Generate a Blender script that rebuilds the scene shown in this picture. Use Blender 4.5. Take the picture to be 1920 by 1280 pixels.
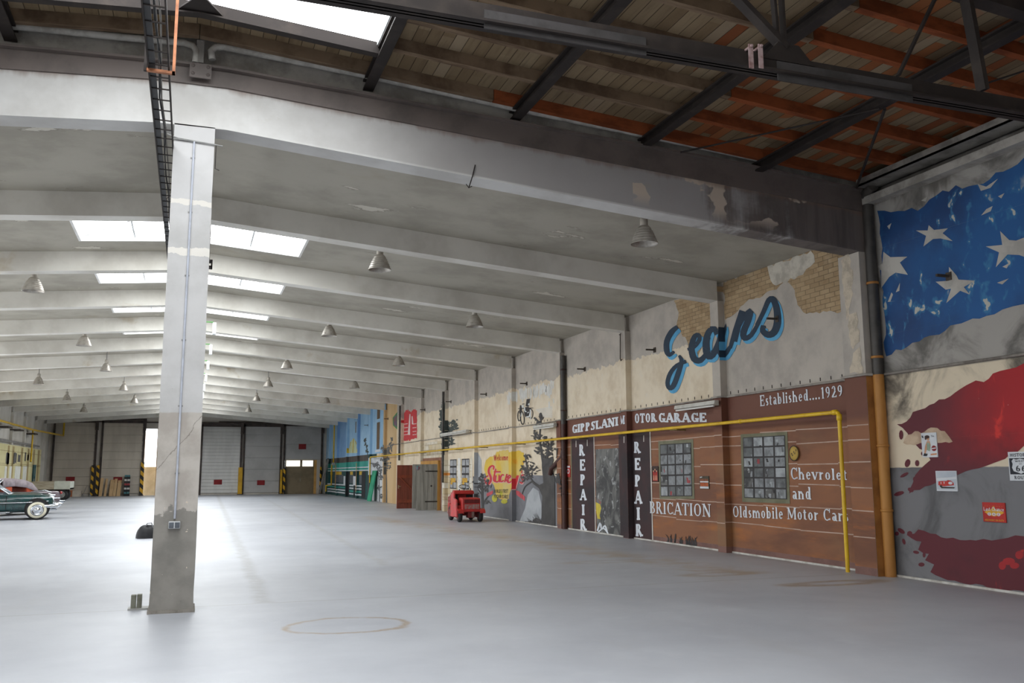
import bpy, bmesh, math, random
from mathutils import Vector, Matrix
from mathutils.geometry import tessellate_polygon

for o in list(bpy.data.objects):
    bpy.data.objects.remove(o)
SC = bpy.context.scene
COL = SC.collection
R = math.radians

# ------------------------------------------------------------------ layout (metres)
# x: across the hall, y: down the hall, z: up; the camera stands at the origin, 1.6 m up
H = 1.6
F, YAW, PITCH, ROLL = 1686.87, .3415, .1449, -.0036
Y0, BAY, XW, XL, XR, ZR, S, YE = 11.5155, 4.2755, 10.345, -9.85, -.12, 5.957, .0802, 74.03
XP = XW - .15                      # front face of the wall pilasters
NB = 15                            # beams behind the front one
YN = -7.0                          # rear of the front bay
def beam_y(k): return Y0 if k == 0 else Y0 + k*BAY + .12
def zb(x): return ZR - S*abs(x-XR)          # underside of the concrete beams
def zs(x): return zb(x) + .41               # underside of the concrete slab
def zp(x): return 6.90 - .078*abs(x-XR)     # underside of the steel purlins of the front bay

# ------------------------------------------------------------------ camera
_f = Vector((math.sin(YAW)*math.cos(PITCH), math.cos(YAW)*math.cos(PITCH), math.sin(PITCH)))
_r = Vector((math.cos(YAW), -math.sin(YAW), 0)); _u = _r.cross(_f)
CR = _r*math.cos(ROLL) + _u*math.sin(ROLL); CU = -_r*math.sin(ROLL) + _u*math.cos(ROLL)
cam = bpy.data.cameras.new('camera'); camo = bpy.data.objects.new('camera', cam); COL.objects.link(camo)
cam.sensor_width = 36; cam.lens = F/1920*36; cam.clip_start = .05; cam.clip_end = 400
m = Matrix((CR, CU, -_f)).transposed().to_4x4(); m.translation = (0, 0, H)
camo.matrix_world = m
SC.camera = camo
# ------------------------------------------------------------------ daylight and exposure
wd = bpy.data.worlds.new('overcast sky'); SC.world = wd; wd.use_nodes = True
_bg = wd.node_tree.nodes['Background']
_bg.inputs[0].default_value = (.86, .94, 1, 1); _bg.inputs[1].default_value = 5.0
SKYGLASS, SKYGLASS_FRONT, SIDE_FILL = 11.0, 8.0, 6.5   # brightness of the frosted glazing: hall roof, front bay roof, added left wall fill windows
SC.view_settings.view_transform = 'Standard'; SC.view_settings.look = 'None'
SC.view_settings.gamma = 1; SC.view_settings.use_curve_mapping = False
SC.view_settings.exposure = -0.3
SC.cycles.use_denoising = True
SC.cycles.max_bounces = 10; SC.cycles.diffuse_bounces = 7; SC.cycles.glossy_bounces = 4
SC.cycles.sample_clamp_indirect = 8
SC.cycles.caustics_reflective = False; SC.cycles.caustics_refractive = False

# ------------------------------------------------------------------ helpers
def ray(px, py): return _f + CR*((px-960)/F) - CU*((py-640)/F)
def onX(px, py, X):
    d = ray(px, py); return Vector((0, 0, H)) + d*(X/d.x)
def onY(px, py, Y):
    d = ray(px, py); return Vector((0, 0, H)) + d*(Y/d.y)
def onZ(px, py, Z=0):
    d = ray(px, py); return Vector((0, 0, H)) + d*((Z-H)/d.z)
def W(px, py):                     # a point of the right wall, as (y, z)
    p = onX(px, py, XW); return (p.y, p.z)
def VIS(px, py):                     # the same, on whichever surface shows there: wall, pilaster face or pilaster cheek
    p = onX(px, py, XW)
    for a, b, X in PIL:
        if a > p.y+1: break
        q = onX(px, py, X)
        if a <= q.y <= b: return (q.y, q.z)
        if q.y < a < p.y:
            c = onY(px, py, a); return (a+.0005, c.z)
    return (p.y, p.z)
def WP(px, py):
    p = onX(px, py, XP); return (p.y, p.z)

def lin(c):
    if isinstance(c, str):
        c = [int(c[i:i+2], 16) for i in (1, 3, 5)]
    o = []
    for v in c[:3]:
        v /= 255
        o.append(v/12.92 if v <= .04045 else ((v+.055)/1.055)**2.4)
    return (*o, 1)

class N:                           # tiny node-expression helper
    def __init__(s, nt, sock): s.nt = nt; s.s = sock
    def _m(s, op, a, b=None, c=None):
        n = s.nt.nodes.new('ShaderNodeMath'); n.operation = op
        for i, v in enumerate((a, b, c)):
            if v is None: continue
            if isinstance(v, N): s.nt.links.new(v.s, n.inputs[i])
            else: n.inputs[i].default_value = v
        return N(s.nt, n.outputs[0])
    def __add__(s, o): return s._m('ADD', s, o)
    def __radd__(s, o): return s._m('ADD', o, s)
    def __sub__(s, o): return s._m('SUBTRACT', s, o)
    def __rsub__(s, o): return s._m('SUBTRACT', o, s)
    def __mul__(s, o): return s._m('MULTIPLY', s, o)
    def __rmul__(s, o): return s._m('MULTIPLY', o, s)
    def __truediv__(s, o): return s._m('DIVIDE', s, o)
    def abs(s): return s._m('ABSOLUTE', s)
    def floor(s): return s._m('FLOOR', s)
    def fract(s): return s._m('FRACT', s)
    def sqrt(s): return s._m('SQRT', s)
    def gt(s, o): return s._m('GREATER_THAN', s, o)
    def lt(s, o): return s._m('LESS_THAN', s, o)
    def mx(s, o): return s._m('MAXIMUM', s, o)
    def mn(s, o): return s._m('MINIMUM', s, o)
    def step(s, a, b):             # smooth 0..1 ramp between a and b
        n = s.nt.nodes.new('ShaderNodeMapRange'); n.interpolation_type = 'SMOOTHSTEP'
        s.nt.links.new(s.s, n.inputs[0]); n.inputs[1].default_value = a; n.inputs[2].default_value = b
        return N(s.nt, n.outputs[0])

class Mat:
    def __init__(s, name, rough=.8, metal=0.0, coord='pos', spec=.5):
        s.m = bpy.data.materials.new(name); s.m.use_nodes = True; s.nt = s.m.node_tree
        s.b = s.nt.nodes['Principled BSDF']
        s.b.inputs['Roughness'].default_value = rough; s.b.inputs['Metallic'].default_value = metal
        s.b.inputs['Specular IOR Level'].default_value = spec
        if coord == 'pos':
            s.vec = s.nt.nodes.new('ShaderNodeNewGeometry').outputs['Position']
        else:
            s.vec = s.nt.nodes.new('ShaderNodeTexCoord').outputs['Object']
        sp = s.nt.nodes.new('ShaderNodeSeparateXYZ'); s.nt.links.new(s.vec, sp.inputs[0])
        s.x, s.y, s.z = (N(s.nt, sp.outputs[i]) for i in range(3))
    def noise(s, scale=2, detail=6, rough=.6, stretch=(1, 1, 1), off=(0, 0, 0), dist=0):
        mp = s.nt.nodes.new('ShaderNodeMapping'); s.nt.links.new(s.vec, mp.inputs[0])
        mp.inputs['Scale'].default_value = stretch; mp.inputs['Location'].default_value = off
        n = s.nt.nodes.new('ShaderNodeTexNoise'); s.nt.links.new(mp.outputs[0], n.inputs['Vector'])
        n.inputs['Scale'].default_value = scale; n.inputs['Detail'].default_value = detail
        n.inputs['Roughness'].default_value = rough; n.inputs['Distortion'].default_value = dist
        return N(s.nt, n.outputs[0])
    def white(s, v, seed=0):       # random 0..1 per value of v
        n = s.nt.nodes.new('ShaderNodeTexWhiteNoise'); n.noise_dimensions = '1D'
        s.nt.links.new((v+seed).s, n.inputs['W']); return N(s.nt, n.outputs[0])
    def col(s, c):
        n = s.nt.nodes.new('ShaderNodeRGB'); n.outputs[0].default_value = lin(c); return n.outputs[0]
    def mix(s, a, b, f):
        n = s.nt.nodes.new('ShaderNodeMix'); n.data_type = 'RGBA'
        if isinstance(f, N): s.nt.links.new(f.s, n.inputs[0])
        else: n.inputs[0].default_value = f
        for i, c in ((6, a), (7, b)):
            if isinstance(c, (tuple, list, str)): n.inputs[i].default_value = lin(c)
            else: s.nt.links.new(c, n.inputs[i])
        return n.outputs[2]
    def base(s, c):
        if isinstance(c, (tuple, list, str)): s.b.inputs['Base Color'].default_value = lin(c)
        else: s.nt.links.new(c, s.b.inputs['Base Color'])
        return s
    def rough(s, v): s.nt.links.new(v.s, s.b.inputs['Roughness']); return s
    def bump(s, h, strength=.3, dist=.02):
        n = s.nt.nodes.new('ShaderNodeBump'); s.nt.links.new(h.s, n.inputs['Height'])
        n.inputs['Strength'].default_value = strength; n.inputs['Distance'].default_value = dist
        s.nt.links.new(n.outputs[0], s.b.inputs['Normal']); return s

_mc = {}
def M(name, c, c2=None, scale=2.0, rough=.8, metal=0.0, lo=.4, hi=.65, bump=0, stretch=(1, 1, 1), coord='pos', spec=.5):
    """plain surface: one colour broken up by a second one"""
    if name in _mc: return _mc[name]
    t = Mat(name, rough, metal, coord, spec)
    if c2 is None: c2 = tuple(v*.86 for v in (c if not isinstance(c, str) else [int(c[i:i+2], 16) for i in (1, 3, 5)]))
    n = t.noise(scale, 6, .62, stretch)
    t.base(t.mix(c, c2, n.step(lo, hi)))
    if bump: t.bump(t.noise(scale*12, 4), bump)
    _mc[name] = t.m
    return t.m
def glow(name, c, strength):
    if name in _mc: return _mc[name]
    m = bpy.data.materials.new(name); m.use_nodes = True; b = m.node_tree.nodes['Principled BSDF']
    b.inputs['Base Color'].default_value = lin(c); b.inputs['Emission Color'].default_value = lin(c)
    b.inputs['Emission Strength'].default_value = strength; b.inputs['Roughness'].default_value = .4
    _mc[name] = m; return m

class MB:                          # collects shapes, then links them as ONE mesh object
    def __init__(s): s.v = []; s.f = []; s.mi = []; s.mats = []; s.sm = []
    def _mi(s, m):
        if m not in s.mats: s.mats.append(m)
        return s.mats.index(m)
    def face(s, pts, m=None, smooth=False):
        i = len(s.v); s.v += [tuple(p) for p in pts]; s.f.append(tuple(range(i, i+len(pts))))
        s.mi.append(s._mi(m)); s.sm.append(smooth)
    def grid(s, verts, faces, m=None, smooth=False):
        i = len(s.v); s.v += [tuple(p) for p in verts]
        for f in faces:
            s.f.append(tuple(i+k for k in f)); s.mi.append(s._mi(m)); s.sm.append(smooth)
        return s
    def box(s, x0, x1, y0, y1, z0, z1, m=None):
        return s.hexa([(x0, y0, z0), (x1, y0, z0), (x1, y1, z0), (x0, y1, z0), (x0, y0, z1), (x1, y0, z1), (x1, y1, z1), (x0, y1, z1)], m)
    def hexa(s, v, m=None):
        return s.grid(v, [(3, 2, 1, 0), (4, 5, 6, 7), (0, 1, 5, 4), (1, 2, 6, 5), (2, 3, 7, 6), (3, 0, 4, 7)], m)
    def bar(s, a, b, w, h, m=None, up=(0, 0, 1)):      # rectangular bar from a to b
        a, b = Vector(a), Vector(b); d = (b-a).normalized(); up = Vector(up)
        if abs(d.dot(up)) > .98: up = Vector((0, 1, 0)) if abs(d.y) < .9 else Vector((1, 0, 0))
        sx = d.cross(up).normalized()*w/2; sz = sx.cross(d).normalized()*h/2
        q = [a-sx-sz, a+sx-sz, a+sx+sz, a-sx+sz, b-sx-sz, b+sx-sz, b+sx+sz, b-sx+sz]
        return s.grid(q, [(3, 2, 1, 0), (4, 5, 6, 7), (0, 1, 5, 4), (1, 2, 6, 5), (2, 3, 7, 6), (3, 0, 4, 7)], m)
    def tube(s, pts, r, m=None, n=8, cap=True):
        pts = [Vector(p) for p in pts]; V = []; Fc = []; L = len(pts)
        rr = r if isinstance(r, (list, tuple)) else [r]*L
        ref = Vector((0, 0, 1)); d0 = (pts[1]-pts[0]).normalized()
        if abs(d0.z) > .9: ref = Vector((1, 0, 0))
        a = d0.cross(ref).normalized()
        for i, p in enumerate(pts):
            d = (pts[min(i+1, L-1)]-pts[max(i-1, 0)]).normalized()
            a = (a - d*a.dot(d)).normalized(); b = d.cross(a)
            for k in range(n):
                t = 2*math.pi*k/n; V.append(p + (a*math.cos(t)+b*math.sin(t))*rr[i])
        for i in range(L-1):
            for k in range(n):
                k2 = (k+1) % n; Fc.append((i*n+k, i*n+k2, (i+1)*n+k2, (i+1)*n+k))
        s.grid(V, Fc, m, True)
        if cap:
            s.face(V[:n][::-1], m); s.face(V[-n:], m)
        return s
    def lathe(s, prof, c=(0, 0, 0), m=None, n=20, axis='z'):
        V = []; Fc = []; L = len(prof)
        for (r, h) in prof:
            for k in range(n):
                t = 2*math.pi*k/n; p = (r*math.cos(t), r*math.sin(t), h)
                if axis == 'y': p = (p[0], p[2], p[1])
                if axis == 'x': p = (p[2], p[0], p[1])
                V.append((p[0]+c[0], p[1]+c[1], p[2]+c[2]))
        for i in range(L-1):
            for k in range(n):
                k2 = (k+1) % n; Fc.append((i*n+k, i*n+k2, (i+1)*n+k2, (i+1)*n+k))
        return s.grid(V, Fc, m, True)
    def prism(s, poly, fn, t, m=None):   # 2-D outline, placed by fn(u, v, w), w from 0 to t
        a = [fn(u, v, 0) for u, v in poly]; b = [fn(u, v, t) for u, v in poly]; n = len(poly)
        V = a+b; Fc = [(i, (i+1) % n, n+(i+1) % n, n+i) for i in range(n)]
        for tri in tessellate_polygon([[Vector((u, v, 0)) for u, v in poly]]):
            Fc.append(tuple(tri)); Fc.append(tuple(n+k for k in reversed(tri)))
        return s.grid(V, Fc, m)
    def build(s, name, m=None, parent=None, bevel=0, weld=False, fixn=True):
        me = bpy.data.meshes.new(name)
        o = bpy.data.objects.new(name, me)
        off = Vector((0, 0, 0))
        if parent is not None: off = ROOT.get(parent.name, Vector((0, 0, 0)))
        me.from_pydata([tuple(Vector(p)-off) for p in s.v], [], s.f)
        for q in s.mats: me.materials.append(q if q is not None else m)
        if len(s.mats) > 1 or True:
            for p, i, sm in zip(me.polygons, s.mi, s.sm): p.material_index = i; p.use_smooth = sm
        if fixn or weld:
            b = bmesh.new(); b.from_mesh(me)
            if weld: bmesh.ops.remove_doubles(b, verts=b.verts, dist=1e-5)
            bmesh.ops.recalc_face_normals(b, faces=b.faces); b.to_mesh(me); b.free()
        COL.objects.link(o)
        if parent is not None: o.parent = parent; ROOT[o.name] = off
        if bevel:
            md = o.modifiers.new('bevel', 'BEVEL'); md.width = bevel; md.segments = 2; md.limit_method = 'ANGLE'
        return o

ROOT = {}                          # world origin of every thing's Empty
def thing(name, label, cat, loc=(0, 0, 0), group=None, kind=None):
    o = bpy.data.objects.new(name, None); COL.objects.link(o); o.location = loc; o.empty_display_size = .1
    ROOT[o.name] = Vector(loc); tag(o, label, cat, group, kind); return o
def tag(o, label=None, cat=None, group=None, kind=None):
    if label: o['label'] = label
    if cat: o['category'] = cat
    if group: o['group'] = group
    if kind: o['kind'] = kind
    return o
def copy_tree(o, parent=None):
    c = o.copy(); COL.objects.link(c)
    if parent is not None: c.parent = parent
    for ch in list(o.children): copy_tree(ch, c)
    return c
def nth(i):
    return ['first', 'second', 'third', 'fourth', 'fifth', 'sixth', 'seventh', 'eighth', 'ninth', 'tenth', 'eleventh', 'twelfth', 'thirteenth', 'fourteenth', 'fifteenth', 'sixteenth'][i]
rnd = random.Random(7)

# painting on the right wall: outlines in (y, z) are cut at the pilasters and laid on wall or pilaster face
PIL = []                           # (y from, y to, face x), filled in with the wall
def _clip(poly, a, lo):            # convex polygon against y > a (lo) or y < a
    out = []; n = len(poly)
    for i in range(n):
        p, q = poly[i], poly[(i+1) % n]; ip = (p[0] >= a) if lo else (p[0] <= a); iq = (q[0] >= a) if lo else (q[0] <= a)
        if ip: out.append(p)
        if ip != iq:
            t = (a-p[0])/(q[0]-p[0]); out.append((a, p[1]+t*(q[1]-p[1])))
    return out
_pc = [0]
def paint_convex(mb, poly, layer, m=None):
    _pc[0] += 1; e = .003*layer+.00004*(_pc[0] % 60)      # strokes never lie in exactly one plane
    y0 = min(p[0] for p in poly); y1 = max(p[0] for p in poly)
    cur = -20.0; segs = []
    for a, b, X in PIL:
        segs.append((cur, a, XW)); segs.append((a, b, X)); cur = b
    segs.append((cur, 90, XW))
    for a, b, X in segs:
        if b <= y0 or a >= y1: continue
        q = poly
        if y0 < a: q = _clip(q, a, True)
        if q and y1 > b: q = _clip(q, b, False)
        if len(q) >= 3: mb.face([(X-e, y, z) for y, z in q], m)
        if X < XW-.01 and y0 < a < y1:     # cheek of the pilaster that faces the front
            zz = [p[1] for p in _clip(poly, a, True) if abs(p[0]-a) < 1e-6]
            if len(zz) >= 2:
                mb.face([(XW, a-e, min(zz)), (X-e, a-e, min(zz)), (X-e, a-e, max(zz)), (XW, a-e, max(zz))], m)
def paint(mb, poly, layer, m=None):
    vs = [Vector((p[0], p[1], 0)) for p in poly]
    for t in tessellate_polygon([vs]):
        paint_convex(mb, [poly[i] for i in t], layer, m)
def rect(px0, py0, px1, py1): return [(px0, py0), (px1, py0), (px1, py1), (px0, py1)]
def P(pts): return [VIS(*p) for p in pts]
def jag(pts, amp, step, seed=1, closed=True):
    r = random.Random(seed); out = []; n = len(pts)
    for i in range(n if closed else n-1):
        a, b = Vector(pts[i]), Vector(pts[(i+1) % n]); L = (b-a).length; k = max(1, int(L/step))
        d = (b-a); nn = Vector((-d.y, d.x)); nn = nn.normalized() if nn.length else nn
        for j in range(k):
            t = j/k; q = a+d*t
            if j: q = q + nn*r.uniform(-amp, amp)
            out.append((q.x, q.y))
    return out
def ribbon(mb, pts, wid, layer, m=None, conv=VIS, smooth=3, dxy=(0, 0)):
    """brush stroke through image-measured points, width in the same measure"""
    pts = [Vector((p[0]+dxy[0], p[1]+dxy[1])) for p in pts]
    ws = wid if isinstance(wid, (list, tuple)) else [wid]*len(pts)
    if smooth > 1 and len(pts) > 2:
        q = []; w2 = []
        for i in range(len(pts)-1):
            p0 = pts[max(i-1, 0)]; p1 = pts[i]; p2 = pts[i+1]; p3 = pts[min(i+2, len(pts)-1)]
            for j in range(smooth):
                t = j/smooth
                q.append(.5*((2*p1)+(p2-p0)*t+(2*p0-5*p1+4*p2-p3)*t*t+(3*p1-p0-3*p2+p3)*t**3)); w2.append(ws[i]*(1-t)+ws[i+1]*t)
        q.append(pts[-1]); w2.append(ws[-1]); pts, ws = q, w2
    L = []; Rr = []
    for i, p in enumerate(pts):
        d = (pts[min(i+1, len(pts)-1)]-pts[max(i-1, 0)]); d = d.normalized() if d.length else Vector((1, 0))
        n = Vector((-d.y, d.x))*ws[i]/2; L.append(conv(*(p+n))); Rr.append(conv(*(p-n)))
    for i in range(len(pts)-1):
        quad = [L[i], L[i+1], Rr[i+1], Rr[i]]
        for tri in ((0, 1, 2), (0, 2, 3)):
            paint_convex(mb, [quad[k] for k in tri], layer, m)
def disc(mb, px, py, rx, ry, layer, m=None, n=16, rot=0, conv=VIS):
    c, s_ = math.cos(rot), math.sin(rot)
    paint_convex(mb, [conv(px+rx*math.cos(t)*c-ry*math.sin(t)*s_, py+rx*math.cos(t)*s_+ry*math.sin(t)*c) for t in [2*math.pi*k/n for k in range(n)]], layer, m)
# ------------------------------------------------------------------ sign-painter's lettering (strokes with serifs)
GL = {
 'A': (.86, [('L', .1, 0, .43, 1, 't'), ('L', .43, 1, .78, 0, 'T'), ('H', .22, .64, .33), ('S', .09, 0), ('S', .78, 0)]),
 'B': (.74, [('V', .17, 0, 1), ('A', .34, .75, .26, .25, -90, 90), ('A', .36, .26, .3, .26, -90, 90), ('H', .05, .36, 1), ('H', .17, .36, .51), ('H', .05, .38, 0)]),
 'C': (.78, [('A', .43, .5, .34, .5, 48, 312), ('L', .7, .68, .7, 1, 't'), ('L', .7, .06, .7, .22, 't')]),
 'D': (.8, [('V', .17, 0, 1), ('A', .3, .5, .4, .5, -90, 90), ('H', .05, .32, 1), ('H', .05, .32, 0)]),
 'E': (.72, [('V', .17, 0, 1), ('H', .05, .62, 1), ('H', .17, .46, .52), ('H', .05, .64, 0), ('L', .62, .74, .62, 1, 't'), ('L', .64, 0, .64, .28, 't'), ('L', .46, .4, .46, .64, 't')]),
 'F': (.68, [('V', .17, 0, 1), ('H', .05, .62, 1), ('H', .17, .46, .52), ('S', .17, 0), ('L', .62, .74, .62, 1, 't')]),
 'G': (.84, [('A', .43, .5, .34, .5, 48, 300), ('V', .68, .02, .42), ('S', .66, .44), ('L', .7, .68, .7, 1, 't')]),
 'H': (.88, [('V', .17, 0, 1), ('V', .69, 0, 1), ('H', .17, .69, .52), ('S', .17, 0), ('S', .17, 1), ('S', .69, 0), ('S', .69, 1)]),
 'I': (.36, [('V', .18, 0, 1), ('S', .18, 0), ('S', .18, 1)]),
 'K': (.82, [('V', .17, 0, 1), ('L', .2, .42, .66, 1, 't'), ('L', .34, .58, .7, 0, 'T'), ('S', .17, 0), ('S', .17, 1), ('S', .7, 0), ('S', .64, 1)]),
 'L': (.68, [('V', .17, 0, 1), ('H', .05, .6, 0), ('S', .17, 1), ('L', .6, 0, .6, .3, 't')]),
 'M': (1.04, [('V', .15, 0, 1, 't'), ('L', .17, 1, .52, .12, 'T'), ('L', .52, .12, .86, 1, 't'), ('V', .88, 0, 1), ('S', .15, 0), ('S', .88, 0), ('S', .13, 1), ('S', .9, 1)]),
 'N': (.88, [('V', .15, 0, 1, 't'), ('L', .15, 1, .71, 0, 'T'), ('V', .71, 0, 1, 't'), ('S', .15, 0), ('S', .13, 1), ('S', .71, 1)]),
 'O': (.88, [('A', .44, .5, .36, .5, 0, 360)]),
 'P': (.7, [('V', .17, 0, 1), ('A', .32, .73, .28, .27, -90, 90), ('H', .05, .34, 1), ('H', .17, .34, .46), ('S', .17, 0)]),
 'R': (.82, [('V', .17, 0, 1), ('A', .34, .74, .26, .26, -90, 90), ('H', .05, .36, 1), ('H', .17, .36, .48), ('L', .36, .5, .68, 0, 'T'), ('S', .17, 0), ('S', .7, 0)]),
 'S': (.64, [('A', .32, .74, .24, .26, 40, 250), ('A', .32, .26, .26, .26, 70, -130), ('L', .18, .62, .48, .4, 'T'), ('L', .54, .74, .54, 1, 't'), ('L', .1, 0, .1, .26, 't')]),
 'T': (.76, [('V', .38, 0, 1), ('H', .06, .7, 1), ('S', .38, 0), ('L', .06, .74, .06, 1, 't'), ('L', .7, .74, .7, 1, 't')]),
 'U': (.84, [('V', .17, .3, 1), ('V', .67, .3, 1, 't'), ('A', .42, .3, .25, .3, 180, 360), ('S', .17, 1), ('S', .67, 1)]),
 'W': (1.1, [('L', .1, 1, .34, 0, 'T'), ('L', .34, 0, .55, .9, 't'), ('L', .55, .9, .78, 0, 'T'), ('L', .78, 0, 1, 1, 't'), ('S', .1, 1), ('S', 1, 1)]),
 'Y': (.8, [('L', .08, 1, .4, .45, 'T'), ('L', .4, .45, .72, 1, 't'), ('V', .4, 0, .46), ('S', .4, 0), ('S', .08, 1), ('S', .72, 1)]),
 'a': (.6, [('A', .28, .5, .2, .18, 10, 150), ('V', .44, .02, .5), ('A', .27, .2, .17, .2, 0, 360), ('L', .44, .05, .58, .02, 't')]),
 'b': (.64, [('V', .15, 0, 1), ('A', .33, .33, .22, .33, 0, 360), ('L', .04, 1, .15, .96, 't')]),
 'c': (.54, [('A', .3, .33, .22, .33, 45, 315)]),
 'd': (.66, [('V', .48, 0, 1), ('A', .29, .33, .21, .33, 0, 360), ('L', .36, .98, .48, .96, 't'), ('L', .48, .04, .62, .02, 't')]),
 'e': (.58, [('A', .29, .33, .22, .33, 0, 318), ('H', .1, .5, .36)]),
 'h': (.68, [('V', .15, 0, 1), ('V', .5, 0, .46), ('A', .33, .44, .17, .22, 0, 170), ('S', .15, 0), ('S', .5, 0), ('L', .04, .98, .15, .96, 't')]),
 'i': (.32, [('V', .16, 0, .66), ('S', .16, 0), ('L', .04, .64, .16, .62, 't'), ('D', .16, .88)]),
 'l': (.32, [('V', .16, 0, 1), ('S', .16, 0), ('L', .04, .98, .16, .96, 't')]),
 'm': (1.0, [('V', .15, 0, .66), ('V', .5, 0, .46), ('V', .84, 0, .46), ('A', .33, .44, .17, .22, 0, 170), ('A', .67, .44, .17, .22, 0, 170), ('S', .15, 0), ('S', .5, 0), ('S', .84, 0)]),
 'n': (.68, [('V', .15, 0, .66), ('V', .5, 0, .46), ('A', .33, .44, .17, .22, 0, 170), ('S', .15, 0), ('S', .5, 0), ('L', .04, .64, .15, .62, 't')]),
 'o': (.6, [('A', .3, .33, .23, .33, 0, 360)]),
 'r': (.48, [('V', .15, 0, .66), ('A', .33, .4, .16, .24, 40, 160), ('S', .15, 0), ('L', .04, .64, .15, .62, 't')]),
 's': (.5, [('A', .25, .49, .16, .17, 30, 240), ('A', .25, .17, .18, .17, 60, -140), ('L', .15, .42, .36, .26, 'T')]),
 't': (.42, [('V', .18, .06, .86), ('H', .03, .36, .64), ('L', .18, .05, .36, .05, 't')]),
 'v': (.62, [('L', .08, .66, .3, 0, 'T'), ('L', .3, 0, .52, .66, 't'), ('S', .08, .66), ('S', .52, .66)]),
 'y': (.62, [('L', .08, .66, .3, 0, 'T'), ('L', .18, -.28, .52, .66, 't'), ('S', .08, .66), ('S', .52, .66)]),
 '1': (.46, [('V', .26, 0, 1), ('L', .1, .86, .26, 1, 't'), ('S', .26, 0)]),
 '2': (.62, [('A', .3, .72, .22, .28, 170, -40), ('L', .48, .56, .1, .02, 'T'), ('H', .08, .56, 0), ('L', .56, 0, .56, .18, 't')]),
 '6': (.64, [('A', .32, .3, .24, .3, 0, 360), ('A', .5, .44, .42, .56, 105, 185)]),
 '9': (.64, [('A', .32, .7, .24, .3, 0, 360), ('A', .14, .56, .42, .56, -75, 5)]),
 '.': (.3, [('D', .15, .08)]), '-': (.4, [('H', .06, .34, .4)]), "'": (.2, [('V', .1, .76, 1)]), '&': (.8, [('A', .36, .76, .2, .24, 0, 360), ('A', .34, .27, .28, .27, 0, 360)]),
}
def text_polys(txt, T=.15, t=.07, st=.06, sl=.15, gap=.06, space=.36):
    """convex pieces of a line of text, cap height 1; returns (pieces, total width)"""
    out = []; x = 0
    def seg(x0, y0, x1, y1, w):
        d = Vector((x1-x0, y1-y0)); n = Vector((-d.y, d.x)).normalized()*w/2
        out.append([(x+x0+n.x, y0+n.y), (x+x1+n.x, y1+n.y), (x+x1-n.x, y1-n.y), (x+x0-n.x, y0-n.y)])
    for ch in txt:
        if ch == ' ': x += space; continue
        w, st_ = GL[ch]
        for q in st_:
            k = q[0]
            if k == 'V': seg(q[1], q[2], q[1], q[3], t if len(q) > 4 else T)
            elif k == 'H': 
                y = min(max(q[3], t/2), 1-t/2); seg(q[1], y, q[2], y, t)
            elif k == 'L': seg(q[1], q[2], q[3], q[4], T if q[5] == 'T' else t)
            elif k == 'S':
                y = q[2]; y = y+st/2 if y < .05 else y-st/2
                if sl: seg(q[1]-sl, y, q[1]+sl, y, st)
            elif k == 'D':
                r = T*.62; out.append([(x+q[1]+r*math.cos(a), q[2]+r*math.sin(a)) for a in [math.pi*2*i/8 for i in range(8)]])
            elif k == 'A':
                _, cx, cy, rx, ry, a0, a1 = q; n = max(4, int(abs(a1-a0)/18)); pr = None
                for i in range(n+1):
                    a = R(a0+(a1-a0)*i/n); c, s = math.cos(a), math.sin(a); wd_ = t+(T-t)*c*c
                    o_ = (x+cx+rx*c, cy+ry*s); i_ = (x+cx+(rx-wd_)*c, cy+(ry-(t+(T-t)*.15))*s)
                    if pr: out.append([pr[0], o_, i_, pr[1]])
                    pr = (o_, i_)
        x += w+gap
    return out, x-gap
def wall_text(mb, txt, p0, p1, top0, layer, m=None, conv=VIS, top1=None, **kw):
    """lettering between two measured baseline ends; top0/top1 = measured cap tops above them"""
    pieces, wd_ = text_polys(txt, **kw)
    a, b = Vector(conv(*p0)), Vector(conv(*p1)); ta = conv(p0[0], top0)[1]-a.y
    tb = ta if top1 is None else conv(p1[0], top1)[1]-b.y
    for q in pieces:
        pp = []
        for u, v in q:
            f = u/wd_; base = a+(b-a)*f; pp.append((base.x, base.y+v*(ta+(tb-ta)*f)))
        paint_convex(mb, pp, layer, m)
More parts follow.
